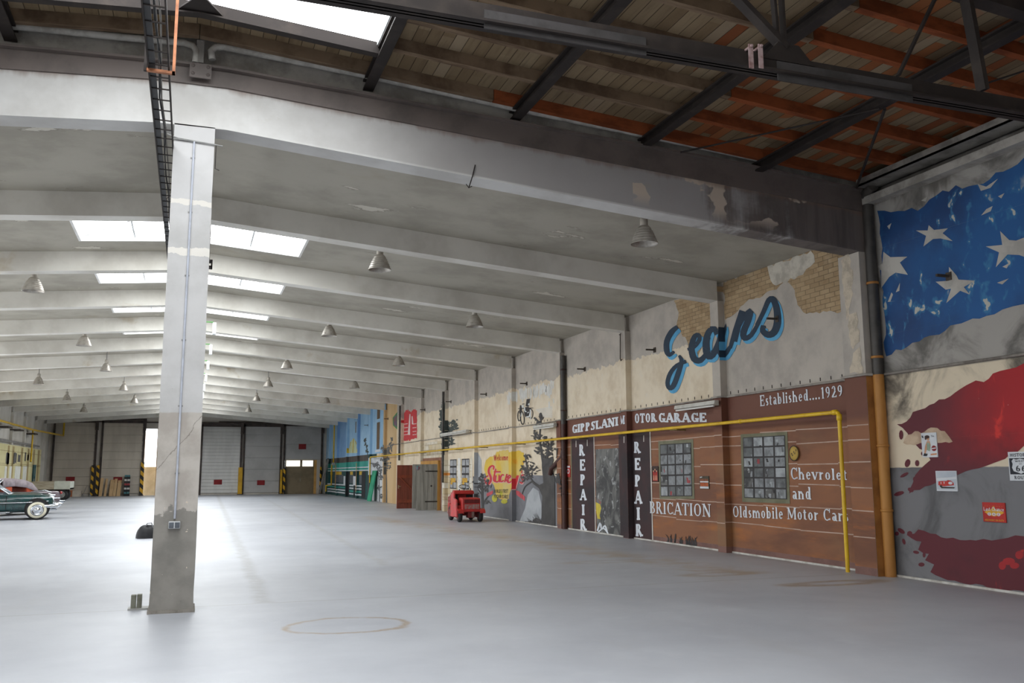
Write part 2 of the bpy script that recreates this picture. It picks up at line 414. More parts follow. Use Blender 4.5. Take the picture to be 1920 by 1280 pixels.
# ------------------------------------------------------------------ surfaces of the hall
def mat_wall():
    t = Mat('plaster of the right wall', .85)
    n1 = t.noise(1.6, 8, .65); n2 = t.noise(5, 6, .6); n3 = t.noise(.7, 5, .55, (1, 1, .35), (3, 7, 1)); st = t.noise(2.2, 6, .6, (1, 1, .12))
    grey = t.mix('#b8b0a6', '#a39c94', n1.step(.35, .7)); grey = t.mix(grey, '#8d857c', st.step(.6, .8)*.4)
    cream = t.mix('#dccfb9', '#cbbba2', n1.step(.4, .68)); cream = t.mix(cream, '#d9d1c3', n2.step(.55, .75)*.6)
    edge = 4.4+(n1-.5)*.55+(n2-.5)*.25
    far = (t.y).gt(16.2)
    upper = t.mix(cream, grey, (t.z-edge).step(-.012, .012)); upper = t.mix(grey, upper, far)
    c = upper
    c = t.mix(c, t.mix('#cdb086', '#bf9f74', n3.step(.4, .65)), (t.y).gt(47.5)*(t.y).lt(51.6))
    # front bay: smoke-marked base of the flag painting
    sm = t.noise(1.0, 7, .6, (1, 1, 1), (5, 2, 3), 1.0).step(.44, .68)
    up = t.mix('#a29e98', '#56534f', sm*.9); midc = t.mix('#d6c8b0', '#3f3b37', (sm*(t.z-2.2).step(-.2, .5))*.9)
    low = t.mix('#77777a', '#59595b', sm)
    fb = t.mix(low, midc, (t.z-1.66+(n2-.5)*.03).step(-.01, .01)); fb = t.mix(fb, up, (t.z-3.1).step(-.01, .01))
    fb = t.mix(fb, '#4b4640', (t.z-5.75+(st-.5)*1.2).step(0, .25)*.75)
    c = t.mix(fb, c, (t.y).gt(Y0-.02))
    t.base(c); t.bump(t.noise(9, 5), .25, .01)
    return t.m
def mat_concrete(name, a='#c9c7c3', b='#aeaba5', stain='#9b8a72', amount=.35, peel=False):
    t = Mat(name, .85)
    n1 = t.noise(.9, 7, .6); n2 = t.noise(.9, 5, .55, (1, 1, 1), (11, 4, 2)); n3 = t.noise(2.8, 6, .6, (1, 1, .3), (2, 9, 5))
    c = t.mix(a, b, n1.step(.38, .68)); c = t.mix(c, stain, n2.step(.62, .76)*amount)
    c = t.mix(c, '#8d8a85', n3.step(.66, .82)*.3)
    if peel:
        pn = t.noise(.9, 7, .62, (.7, 1.6, 1), (6, 2, 8)); c = t.mix(c, '#cdc8bb', pn.step(.655, .668)*.85); c = t.mix(c, '#7d776b', (pn.step(.635, .65)-pn.step(.655, .668)).mx(0.0)*.5)
    t.base(c); t.bump(t.noise(7, 4), .18, .01); return t.m
def mat_front_beam():
    t = Mat('front beam painted concrete', .85)
    zlow = ZR-S*(t.x-XR).abs()
    n1 = t.noise(1.0, 7, .6); st = t.noise(3.2, 6, .62, (1, .4, .1)); n2 = t.noise(1.5, 6, .6, (1, 1, 1.5), (4, 3, 9)); pe = t.noise(1.15, 4, .45, (1, 1, 1.3), (1.3, 0, 3))
    c = t.mix('#cfcecb', '#bab8b4', n1.step(.35, .7)); c = t.mix(c, '#9a9694', (t.x-.2).step(0, 4.0)*.85*(t.z-zlow).step(.01, .04)); c = t.mix(c, '#a39d8a', n2.step(.62, .74)*.5)  # grey film to the right paints the skylight's falloff into the front face
    soot = ((t.x-7.2)*.55+(st-.5)*3.2+(n2-.5)*1.5).step(-.15, .8)
    c = t.mix(c, t.mix('#4a423f', '#6b615c', st.step(.35, .65)), soot*.93)
    top = 5.86-.078*(t.x-7.0)
    c = t.mix(c, '#c4b6a6', (pe.step(.555, .57))*(t.x.gt(6.0))*((t.z-top+.3).step(-.15, .1)))
    rust = ((t.z-(6.44-.068*(t.x+.12).abs())+(st-.5)*.25)).step(-.02, .08)
    c = t.mix(c, '#7a6254', rust*.6)
    t.base(c); t.bump(t.noise(7, 4), .2, .01); return t.m
def mat_floor():
    t = Mat('grey painted floor', .42)
    n1 = t.noise(.28, 7, .6); n2 = t.noise(1.6, 7, .65, (1, 1, 1), (3, 1, 0)); n3 = t.noise(6, 5, .6); n4 = t.noise(.5, 6, .6, (1, .35, 1), (9, 2, 0))
    c = t.mix('#b4b7bd', '#a5a8af', n1.step(.35, .65)); c = t.mix(c, '#bfc1c5', n2.step(.55, .75)*.5); c = t.mix(c, '#a5a39f', n4.step(.6, .78)*.35)
    # worn track down the hall
    d = (t.x-(1.68-(51.1-t.y)*.0185)+(n2-.5)*.28).abs()
    c = t.mix(c, '#8b8a88', (1-d.step(.02, .17))*(t.y.gt(12.0))*.55*n3.step(.2, .6))
    d2 = (t.x-(4.4-(51.1-t.y)*.03)+(n2-.5)*.3).abs()
    c = t.mix(c, '#98958f', (1-d2.step(.02, .14))*(t.y.gt(16.0))*.35*n3.step(.3, .6))
    # joint of the slab across the hall
    j = (t.y-11.95+(n2-.5)*.1).abs()
    c = t.mix(c, '#8d8c8a', (1-j.step(.008, .03))*.6)
    # dried water rings
    for (cx, cy, rx, ry, w, k) in ((1.66, 9.95, .62, .5, .06, .85), (8.95, 11.1, .72, .2, .35, .85), (8.0, 12.7, .6, .2, .3, .6), (7.2, 15.2, .7, .2, .3, .4)):
        e = (((t.x-cx)/rx)*((t.x-cx)/rx)+((t.y-cy)/ry)*((t.y-cy)/ry)).sqrt()
        c = t.mix(c, '#98856d', (1-((e-1+(n2-.5)*.6).abs()).step(0, w*2))*k*n3.step(.15, .6))
    # dusty strip along the right wall
    e = (t.x-(8.4-(t.y-13)*.1)+(n2-.5)*1.6).abs()
    c = t.mix(c, '#a8957c', (1-e.step(.1, .8))*t.y.gt(12.5)*t.y.lt(34)*.8*n2.step(.35, .7))
    c = t.mix(c, '#8f7d68', ((t.x-9.9+(n2-.5)*.7).step(0, .5))*.35)
    t.base(c); t.rough(.30+n2*.28); t.bump(n3, .04, .004); return t.m
def mat_planks():
    t = Mat('roof planks', .9, spec=.2)
    u = t.x/.16; iu = u.floor(); jv = ((t.y+t.white(iu, 3)*2)/1.7).floor()
    r = t.white(iu*1.37+jv*7.1); r2 = t.white(iu*2.11+jv*3.7, 50)
    g = t.noise(1.0, 6, .6, (14, 1.2, 1)); pz = t.noise(.55, 3, .5, (1, 1, 1), (2, 8, 0))
    c = t.mix('#8a7960', '#736149', r); c = t.mix(c, '#5a4a39', g.step(.45, .75)*.5)
    newp = (r2+(t.x-5.2).step(0, 2.5)*.42+(pz-.5)*.9).gt(1.02)
    c = t.mix(c, t.mix('#94603c', '#774529', r), newp*(t.x.gt(5.0)))
    pale = (t.white(iu*3.3+jv*1.9, 90)).gt(.95)
    c = t.mix(c, '#9c8d78', pale*.45)
    gap = (u.fract()-.5).abs().step(.455, .5)
    c = t.mix(c, '#1b1511', gap*.85)
    t.base(c); t.bump(1-gap, .5, .02); return t.m
def mat_brick(name, a, b, mortar, bw=.26, bh=.085):
    t = Mat(name, .9)
    v = t.z/bh; iv = v.floor(); par = (iv*.5).fract(); u = t.y/bw+par; iu = u.floor()
    r = t.white(iu*1.7+iv*13.3); n = t.noise(3, 7, .65); n2 = t.noise(1.2, 5, .6, off=(3, 3, 3))
    c = t.mix(a, b, r); c = t.mix(c, '#8d7150', n.step(.5, .75)*.7); c = t.mix(c, '#cbbba0', n2.step(.58, .75)*.6)
    j = ((u.fract()-.5).abs().step(.45, .49)).mx((v.fract()-.5).abs().step(.41, .47))
    c = t.mix(c, mortar, j*.7*n2.step(.3, .55)); t.base(c); t.bump(1-j+n*.3, .5, .012); return t.m

wallmat = mat_wall()
slabmat = mat_concrete('slab concrete', '#aaa598', '#979286', '#8f8168', .25, True)
beammat = mat_concrete('beam concrete', '#dad7cf', '#c6c2b9', '#a8946f', .65)
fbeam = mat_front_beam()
floorm = mat_floor(); planks = mat_planks()
oldwood = M('old grey-brown timber', '#7d6a56', '#5b4a3b', 2, .9, stretch=(1, 6, 1), spec=.2)
neww = M('new orange timber', '#8c4b2a', '#6f3a20', 1.5, .8, stretch=(1.5, 6, 3), spec=.2)
steel = M('dark painted steel', '#2f2a28', '#3d3632', 3, .7, lo=.45, hi=.7, spec=.2)
steelb = M('brown-grey painted steel', '#6a605b', '#58504c', 1.6, .6)
plaster = M('grey soffit plaster', '#b0aba3', '#8b867f', 2.2, .9)
greymetal = M('grey metal', '#8f8f8d', '#7a7a78', 4, .5)
whitem = M('white paint', '#e6e6e3', '#d6d5d0', 2, .6)
endm = mat_concrete('end wall render', '#c9c2b9', '#b3aca3', '#7d6f60', .4)
leftm = mat_concrete('left wall render', '#d6d2ca', '#c3beb4', '#a3977f', .25)

def struct(mb, name, m, label=None, parent=None, fixn=True, weld=False):
    o = mb.build(name, m, parent, fixn=fixn, weld=weld)
    if parent is None: o['kind'] = 'structure'
    if label: o['label'] = label
    return o

# floor
mb = MB(); mb.box(XL-.4, XW+.4, YN-.4, YE+10, -.2, 0); struct(mb, 'floor', floorm, 'pale grey painted concrete floor of the empty hall')

# right wall with its pilasters
mb = MB()
def vslab(mb, x0, x1, pts, m=None):      # outline in (y, z) given thickness in x
    mb.prism(pts, lambda u, v, w: (x0+(x1-x0)*w, u, v), 1, m)
vslab(mb, XW, XW+.35, [(YN, 0), (38.65, 0), (38.65, 2.0), (41.35, 2.0), (41.35, 0), (YE, 0), (YE, zs(XW)+.05), (Y0+.3, zs(XW)+.05), (Y0+.3, 6.55), (YN, 6.55)])
wall_right = struct(mb, 'wall_right', wallmat, 'long right wall of grey and cream plaster painted with old signs')
for k in range(NB):
    mb = MB(); y = beam_y(k); a, b, xf = (y+.004, y+.5, XW-.285) if k == 0 else (y, y+.3, XP)
    mb.box(xf, XW, a, b, 0, zb(XP)+.0)
    PIL.append((a, b, xf))
    o = struct(mb, 'pilaster', wallmat, 'plastered wall pilaster under the front beam beside the flag' if k == 0 else 'plastered pilaster of the right wall under concrete beam %d from the front' % (k+1))
    if k == 0: pil0 = o
mb = MB(); mb.box(XW-.2, XW, YN, Y0-.05, 5.9, 6.02); struct(mb, 'trim_1', plaster, 'plaster ledge along the top of the flag wall')
# dark recess behind the opened barn doors
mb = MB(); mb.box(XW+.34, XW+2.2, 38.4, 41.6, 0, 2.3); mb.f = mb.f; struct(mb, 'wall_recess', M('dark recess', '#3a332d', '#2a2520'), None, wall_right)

mb = MB(); mb.box(XW-.03, XW, YN, 38.2, 0, .03); struct(mb, 'baseboard_right', M('white lime streak', '#cfcdc8', '#a9a49c', 3, .8), 'thin whitish line along the foot of the right wall')

# left wall (seen only towards the far end, glowing windows added) and the wall behind the viewer
mb = MB(); WZ0, WZ1 = 1.1, 4.3
LW = [(-4.0, 1.0)]+[(beam_y(k)+.55, beam_y(k+1)-.3) for k in range(0, 9)]  # invented openings, added to light the right wall and floor
cur = YN
for a, b in LW:
    mb.box(XL-.35, XL, cur, a, 0, 6.6 if a < Y0+.4 else zs(XL)+.05); mb.box(XL-.35, XL, a, b, 0, WZ0); mb.box(XL-.35, XL, a, b, WZ1, 6.6 if a < Y0+.3 else zs(XL)+.05); cur = b
mb.box(XL-.35, XL, cur, YE, 0, zs(XL)+.05)
wall_left = struct(mb, 'wall_left', leftm, 'pale left wall with added glowing windows, pilasters and a yellow mural at the far end')
for i, (a, b) in enumerate(LW):
    r_ = thing('window_%d' % (i+40), 'added glowing window lighting the hall from the left wall, number %d from the front' % (i+1), 'window', (XL-.2, (a+b)/2, WZ0)); del r_['category']; r_['kind'] = 'structure'
    mb = MB(); mb.face([(XL-.22, a, WZ0), (XL-.22, b, WZ0), (XL-.22, b, WZ1), (XL-.22, a, WZ1)]); mb.build('pane', glow('added side fill glazing', '#fbfdff', SIDE_FILL), r_)
    mb = MB()
    for q in range(5): yy = a+(b-a)*q/4; mb.box(XL-.21, XL-.15, yy-.03, yy+.03, WZ0, WZ1)
    for q in range(4): zz = WZ0+(WZ1-WZ0)*q/3; mb.box(XL-.21, XL-.15, a, b, zz-.03, zz+.03)
    mb.build('frame', greymetal, r_)
for k in range(NB):
    mb = MB(); y = beam_y(k); mb.box(XL, XL+.15, y, y+.3, 0, zb(XL)+.0); struct(mb, 'pilaster', leftm, 'pale pilaster of the left wall under concrete beam %d from the front' % (k+1))
mb = MB(); mb.box(XL-.35, XW+.35, YN-.3, YN, 0, 7.4); struct(mb, 'wall_behind', leftm, 'wall closing the front bay behind the viewer')

# end wall, open at the narrow doorway and behind the double gate
mb = MB(); zt = 6.3; ye = YE
for x0, x1, z0, z1 in ((XL-.35, -3.32, 0, zt), (-3.32, -2.36, 5.02, zt), (-2.36, 7.1, 0, zt), (7.1, 9.62, 2.68, zt), (9.62, XW+.35, 0, zt)):
    mb.box(x0, x1, ye, ye+.3, z0, z1)
wall_end = struct(mb, 'wall_end', endm, 'far end wall of the hall with roller doors')

# concrete slab, open at the skylights
OX0, OX1 = -2.28, 2.04
def oy(k): return beam_y(k)+.75, beam_y(k)+3.4
mb = MB()
def piece(x0, x1, y0, y1):
    xs = [x0, x1] if not x0 < XR < x1 else [x0, XR, x1]
    for a, b in zip(xs, xs[1:]):
        za, zb_ = zs(a), zs(b)
        mb.hexa([(a, y0, za), (b, y0, zb_), (b, y1, zb_), (a, y1, za), (a, y0, za+.16), (b, y0, zb_+.16), (b, y1, zb_+.16), (a, y1, za+.16)])
piece(XL, XW, Y0+.1, beam_y(1))
for k in range(1, NB):
    y0, y1 = beam_y(k), beam_y(k+1) if k < NB-1 else YE
    a, b = oy(k); b = min(b, YE-.3)
    if k >= NB-2: piece(XL, XW, y0, y1); continue
    piece(XL, OX0, y0, y1); piece(OX1, XW, y0, y1); piece(OX0, OX1, y0, a); piece(OX0, OX1, b, y1)
ceiling = struct(mb, 'ceiling', slabmat, 'low gabled ceiling of grey concrete slab between white beams', fixn=False)

# planked timber roof over the front bay, open at its skylight
SX0, SX1, SY0, SY1 = -2.2, 2.0, -5.0, 10.54
mb = MB()
def rp(x0, x1, y0, y1, dz=.30, th=.05):
    xs = [x0, x1] if not x0 < XR < x1 else [x0, XR, x1]
    for a, b in zip(xs, xs[1:]):
        za, zb_ = zp(a)+dz, zp(b)+dz
        mb.hexa([(a, y0, za), (b, y0, zb_), (b, y1, zb_), (a, y1, za), (a, y0, za+th), (b, y0, zb_+th), (b, y1, zb_+th), (a, y1, za+th)])
rp(XL-.3, SX0, YN-.3, Y0+.3); rp(SX1, XW+.3, YN-.3, Y0+.3); rp(SX0, SX1, SY1, Y0+.3); rp(SX0, SX1, YN-.3, SY0)
struct(mb, 'ceiling_timber', planks, 'planked timber underside of the higher roof over the front bay', fixn=False)

# upper strip of wall between the front beam and the timber roof
def gable_strip(mb, x0, x1, y0, y1, zlo, zhi, n=12, m=None):
    for i in range(n):
        a = x0+(x1-x0)*i/n; b = x0+(x1-x0)*(i+1)/n
        if zhi(a) <= zlo(a)+.005 and zhi(b) <= zlo(b)+.005: continue
        mb.hexa([(a, y0, zlo(a)), (b, y0, zlo(b)), (b, y1, zlo(b)), (a, y1, zlo(a)), (a, y0, zhi(a)), (b, y0, zhi(b)), (b, y1, zhi(b)), (a, y1, zhi(a))], m)
zt0 = lambda x: 6.5-.068*abs(x-XR)               # top of the front beam
zt1 = lambda x: min(6.74-.05*abs(x-XR), zp(x)+.06)   # top of the steel band above it
mb = MB(); gable_strip(mb, XL, XW, Y0+.08, Y0+.3, zt1, lambda x: zp(x)+.32, 20)
struct(mb, 'wall_gable', plaster, 'grey strip of wall between the front beam and the timber roof')

# skylights of the hall
panem = glow('frosted roof glazing', '#fafdff', SKYGLASS)
muntin = M('white glazing bar', '#d9dcdc', '#c9cccc', 3, .5)
for k in range(1, NB-2):
    a, b = oy(k); b = min(b, YE-.3)
    r_ = thing('window_%d' % k, 'frosted ridge skylight in the %s hall bay behind the front beam' % nth(k), 'skylight', (XR, (a+b)/2, zs(XR)+.16)); del r_['category']; r_['kind'] = 'structure'
    mb = MB()
    for x0, x1 in ((OX0, XR), (XR, OX1)):
        for y0, y1 in ((a+.001, a+.05), (b-.05, b-.001)):
            mb.hexa([(x0, y0, zs(x0)-.004), (x1, y0, zs(x1)-.004), (x1, y1, zs(x1)-.004), (x0, y1, zs(x0)-.004), (x0, y0, zs(x0)+.12), (x1, y0, zs(x1)+.12), (x1, y1, zs(x1)+.12), (x0, y1, zs(x0)+.12)])
    mb.box(OX0+.001, OX0+.05, a+.05, b-.05, zs(OX0)-.004, zs(OX0)+.12); mb.box(OX1-.05, OX1-.001, a+.05, b-.05, zs(OX1)-.004, zs(OX1)+.12)
    mb.build('frame', whitem, r_)
    mb = MB()
    for x0, x1 in ((OX0, XR), (XR, OX1)):
        mb.face([(x0, a, zs(x0)+.13), (x0, b, zs(x0)+.13), (x1, b, zs(x1)+.13), (x1, a, zs(x1)+.13)])
    p_ = mb.build('pane', panem, r_)
    if k <= 5:
        mb = MB()
        for x in (-1.25, XR, 1.0):
            mb.bar((x, a, zs(x)+.09), (x, b, zs(x)+.09), .035, .05)
        mb.bar((OX0, b, zs(OX0)+.08), (OX0+1.1, a+1.2, zs(OX0+1.1)+.08), .03, .03); mb.bar((OX1, b, zs(OX1)+.08), (OX1-1.1, a+1.2, zs(OX1-1.1)+.08), .03, .03)
        mb.build('glazing_bar', muntin, r_)
# skylight of the front bay
r_ = thing('window_%d' % NB, 'large frosted skylight in the timber roof of the front bay', 'skylight', (XR, 4, zp(XR)+.3)); del r_['category']; r_['kind'] = 'structure'
mb = MB()
for x0, x1 in ((SX0, XR), (XR, SX1)):
    mb.face([(x0, SY0, zp(x0)+.20), (x0, SY1, zp(x0)+.20), (x1, SY1, zp(x1)+.20), (x1, SY0, zp(x1)+.20)])
mb.build('pane', glow('frosted front glazing', '#fafdff', SKYGLASS_FRONT), r_)
curbm = M('pale riveted sheet', '#dfe6e6', '#cfd8d9', 2, .45)
mb = MB()
for x0, x1 in ((SX0+.001, SX0+.03), (SX1-.03, SX1-.001)): mb.box(x0, x1, SY0, SY1, zp(x0)+.15, zp(x0)+.36)
mb.build('frame', curbm, r_)
mb = MB()
for x0, x1 in ((SX0, XR), (XR, SX1)):
    mb.bar((x0, SY1+.03, zp(x0)+.10), (x1, SY1+.03, zp(x1)+.10), .07, .15)
    mb.bar((x0, SY1+.03, zp(x0)+.27), (x1, SY1+.03, zp(x1)+.27), .05, .18)
    mb.bar((x0, SY1, zp(x0)+.03), (x1, SY1, zp(x1)+.03), .12, .02)
mb.build('steel_trimmer', steel, r_)
mb = MB(); mb.bar((XR, SY0, zp(XR)+.13), (XR, SY1, zp(XR)+.13), .1, .12)
mb.prism([(XR-.26, SY1), (XR+.26, SY1), (XR+.07, SY1-.34), (XR-.07, SY1-.34)], lambda u, v, w: (u, v, zp(XR)+.045+w), .02)
for y in (7.4, 5.4, 3.4): mb.bar((SX0, y, zp(SX0)+.16), (XR, y, zp(XR)+.16), .04, .05); mb.bar((XR, y, zp(XR)+.16), (SX1, y, zp(SX1)+.16), .04, .05)
mb.build('glazing_bar', steel, r_)

# ------------------------------------------------------------------ concrete beams and column
for k in range(0, NB):
    y = beam_y(k); mb = MB()
    if k == 0:
        n = 24
        for i in range(n):
            a = XL+(XW-XL)*i/n; b = XL+(XW-XL)*(i+1)/n
            mb.hexa([(a, y, zb(a)), (b, y, zb(b)), (b, y+.36, zb(b)), (a, y+.36, zb(a)), (a, y, zt0(a)), (b, y, zt0(b)), (b, y+.36, zt0(b)), (a, y+.36, zt0(a))])
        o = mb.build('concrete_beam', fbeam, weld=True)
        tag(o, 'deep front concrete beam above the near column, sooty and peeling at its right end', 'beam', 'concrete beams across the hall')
    else:
        for a, b in ((XL+.15, XR), (XR, XP)):
            mb.hexa([(a, y, zb(a)), (b, y, zb(b)), (b, y+.33, zb(b)), (a, y+.33, zb(a)), (a, y, zs(a)+.03), (b, y, zs(b)+.03), (b, y+.33, zs(b)+.03), (a, y+.33, zs(a)+.03)])
        o = mb.build('concrete_beam', beammat, weld=True)
        tag(o, 'white concrete roof beam, %s one behind the front beam' % nth(k-1), 'beam', 'concrete beams across the hall')
# steel band over the front beam
mb = MB(); gable_strip(mb, XL, XW, Y0-.03, Y0+.1, zt0, zt1, 24)
gable_strip(mb, XL, XW, Y0-.11, Y0-.03, lambda x: zt1(x)-.03, zt1, 24)
o = mb.build('steel_girder', steelb, weld=True); tag(o, 'brown-grey riveted steel band lying along the top of the front concrete beam', 'girder')

# column
def mat_column():
    t = Mat('column paint over concrete', .8)
    n1 = t.noise(1.6, 7, .6); n2 = t.noise(4, 7, .65); n3 = t.noise(14, 5, .6); sp = t.noise(9, 3, .5, off=(4, 2, 7))
    c = t.mix('#c0bfbe', '#b0afad', n1.step(.35, .7))
    c = t.mix(c, '#d6d2ca', ((t.z-(4.31+(n2-.5)*.2)).abs().lt(.045)).mx(((t.z-(4.94+(n2-.5)*.14)).abs().lt(.03))))
    lowz = t.z-2.33-(n2-.5)*.05
    c = t.mix(c, t.mix('#b9b3ab', '#a59e96', n1.step(.4, .6)), 1-lowz.step(-.01, .01))
    bare = t.z-1.18-(n2-.5)*.42-(n1-.5)*.3
    c = t.mix(c, t.mix('#8f8b84', '#797670', n1.step(.35, .65)), 1-bare.step(-.012, .012))
    c = t.mix(c, '#cbbfae', (sp.step(.69, .7))*(t.z.lt(1.3)))
    c = t.mix(c, '#5b5650', n3.step(.72, .78)*.7)
    crack = ((t.z-1.95-(t.x+.13)*1.3+(n1-.5)*.5).abs()).lt(.008)
    c = t.mix(c, '#6a645d', crack*.6)
    t.base(c); t.bump(n2, .25, .01); return t.m
cx, cw = -.129, .4825
col_ = thing('column', 'tall square concrete column, grey paint worn to bare concrete at the foot', 'column', (cx, Y0+.24, 0))
mb = MB(); x0, x1 = cx-cw/2, cx+cw/2
V = []; nz = 26; r = random.Random(3); prof = [(x0, Y0), (x1, Y0), (x1, Y0+.48), (x0, Y0+.48)]
for i in range(nz+1):
    z = (zb(x1)-.0)*i/nz; g = .003 if i == 0 else 0
    for j, (px, py) in enumerate(prof):
        sx = -1 if j in (0, 3) else 1
        V.append((px+sx*g+(r.uniform(-.004, .004) if i < nz-2 else 0), py+(-g if j < 2 else g)+(r.uniform(-.004, .004) if 0 < i < nz-3 else 0), z))
F_ = [(i*4+j, i*4+(j+1) % 4, (i+1)*4+(j+1) % 4, (i+1)*4+j) for i in range(nz) for j in range(4)]+[(3, 2, 1, 0), (nz*4, nz*4+1, nz*4+2, nz*4+3)]
mb.grid(V, F_); mb.build('shaft', mat_column(), col_)
mb = MB(); mb.box(x0-.02, x1+.02, Y0-.015, Y0+.5, 0, .035); mb.build('foot', M('crumbled mortar', '#8d8880', '#777169', 9, .95), col_)
cz = lambda px, py: onY(px, py, Y0).z
o = thing('conduit', 'thin grey vertical electric conduit running down the front of the column', 'conduit', (cx, Y0-.01, 1.1))
mb = MB(); mb.tube([(cx-.01, Y0-.014, 1.08), (cx-.005, Y0-.014, 3.2), (cx, Y0-.014, cz(363, 266))], .0135, n=10); mb.build('pipe', M('galvanised conduit', '#b9bec9', '#a9adb6', 6, .4), o)
mb = MB()
for z in (1.6, 2.4, 3.2, 4.0, 4.8, 5.5): mb.box(cx-.035, cx+.02, Y0-.006, Y0+.002, z, z+.018)
mb.build('clip', greymetal, o)
o = thing('wall_socket', 'twin grey power socket fixed low on the front of the column', 'socket', (cx-.01, Y0, 1.0))
mb = MB(); mb.box(cx-.075, cx+.055, Y0-.05, Y0, .965, 1.05); mb.build('housing', M('socket housing', '#c5c8ca', '#b5b8ba', 5, .5), o, bevel=.008)
for dx in (-.043, .023):
    mb = MB(); mb.box(cx+dx-.026, cx+dx+.026, Y0-.062, Y0-.045, .975, 1.04); mb.build('flap', M('socket flap', '#5a6068', '#4c5158', 5, .5), o, bevel=.006)
o = thing('cable_band', 'twisted wire and thin bar strapped around the column just under the beam', 'wire', (cx, Y0, 5.7))
zc = cz(363, 266)
mb = MB(); mb.tube([(x0-.08, Y0-.02, zc+.06), (x0+.05, Y0-.02, zc+.02), (x1+.1, Y0-.02, zc-.02)], .008); mb.tube([(x0-.03, Y0-.02, zc+.01), (x1+.02, Y0-.02, zc-.01)], .007)
mb.build('bar', greymetal, o)
mb = MB(); mb.tube([(x1+.02, Y0-.01, zc), (x1+.02, Y0-.01, zc-.32), (x1+.07, Y0-.01, zc-.34)], .005); mb.build('loose_wire', steel, o); mb = MB(); mb.tube([(x0-.02, Y0-.01, 4.98), (x0-.05, Y0-.01, 4.95), (x0-.03, Y0-.01, 4.91)], .005); mb.build('loose_wire', steel, o)
# cut-off channel stub and its plate beside the column
p = onZ(255, 1142)
o = thing('steel_stub', 'short cut-off steel channel standing on a floor plate left of the column', 'post stub', (p.x, p.y, 0))
stm = M('grey-green stub paint', '#77786a', '#605f54', 6, .7)
mb = MB(); mb.box(p.x-.06, p.x-.004, p.y-.05, p.y+.05, .02, .17); mb.box(p.x+.006, p.x+.06, p.y-.05, p.y+.05, .02, .175); mb.build('channel', stm, o)
mb = MB(); mb.box(p.x-.09, p.x+.2, p.y-.08, p.y+.12, 0, .02); mb.build('plate', M('painted plate', '#a9a9a6', '#94938f', 5, .6), o)
# dark bag behind the column
p = onZ(262, 1009)
o = thing('bag', 'black soft bag lying on the floor behind the column', 'bag', (p.x, p.y, 0))
mb = MB(); V = []; Fc = []; nu, nv = 18, 9
for j in range(nv+1):
    a = math.pi/2*j/nv
    for i in range(nu):
        t = 2*math.pi*i/nu; k = 1+.10*math.sin(3*t+1.0)+.05*math.sin(7*t)
        V.append((p.x+.16+.27*math.cos(t)*k*math.cos(a)**.55, p.y+.2*math.sin(t)*k*math.cos(a)**.55, (.30*math.sin(a))*(1+.12*math.sin(2*t+.6))))
for j in range(nv):
    for i in range(nu): Fc.append((j*nu+i, j*nu+(i+1) % nu, (j+1)*nu+(i+1) % nu, (j+1)*nu+i))
mb.grid(V, Fc, None, True); mb.build('body', M('black nylon', '#1d1d20', '#131315', 8, .7), o)
mb = MB(); mb.tube([(p.x+.12, p.y-.05, .27), (p.x+.16, p.y-.07, .37), (p.x+.26, p.y-.07, .38), (p.x+.3, p.y-.05, .26)], .013); mb.build('handle', M('grey webbing', '#77777a', '#66666a', 8, .8), o)

# ------------------------------------------------------------------ front bay roof steel and timber
PX = [2.05, 4.15, 6.2, 8.2, -2.25, -4.3, -6.4, -8.4]
PN = ['beside the skylight', 'one bay right of the skylight', 'midway between skylight and flag wall', 'nearest the flag wall', 'left of the skylight', 'second left of the skylight', 'third left of the skylight', 'nearest the left wall']
for x, nm in zip(PX, PN):
    mb = MB(); z = zp(x); y0, y1 = YN, Y0+.06
    mb.box(x-.07, x+.07, y0, y1, z, z+.025); mb.box(x-.07, x+.07, y0, y1, z+.125, z+.15); mb.box(x-.012, x+.012, y0, y1, z+.02, z+.13)
    o = mb.build('steel_purlin', steel); tag(o, 'dark steel roof purlin running down the front bay, '+nm, 'purlin', 'steel purlins of the front bay')
RY = [11.36, 10.55, 9.76, 8.92, 8.07, 7.31, 6.5, 5.7, 4.9, 4.1]
def rafter(xa, xb, y, m):
    mb = MB(); mb.hexa([(xa, y-.05, zp(xa)+.145), (xb, y-.05, zp(xb)+.145), (xb, y+.05, zp(xb)+.145), (xa, y+.05, zp(xa)+.145), (xa, y-.05, zp(xa)+.30), (xb, y-.05, zp(xb)+.30), (xb, y+.05, zp(xb)+.30), (xa, y+.05, zp(xa)+.30)], m); return mb
pos = lambda i: 'against the front beam' if i == 0 else '%s out from the front beam' % nth(i)
for i, y in enumerate(RY):
    xs = 3.76 if i == 0 else (6.35 if i == 1 else 6.55)
    xa = 2.0 if i else XR
    o = rafter(xa, xs, y, oldwood).build('rafter', oldwood); tag(o, 'weathered grey-brown timber rafter right of the skylight, '+pos(i), 'rafter', 'old timber rafters')
    o = rafter(xs+.01, XW-.02, y, neww).build('rafter', neww); tag(o, 'new orange timber rafter towards the flag wall, '+pos(i), 'rafter', 'new orange rafters')
    o = rafter(XL+.02, XR-.01 if i == 0 else -2.2, y, oldwood).build('rafter', oldwood); tag(o, 'weathered timber rafter left of the ridge, '+pos(i), 'rafter', 'old timber rafters')
mb = MB()
o = mb
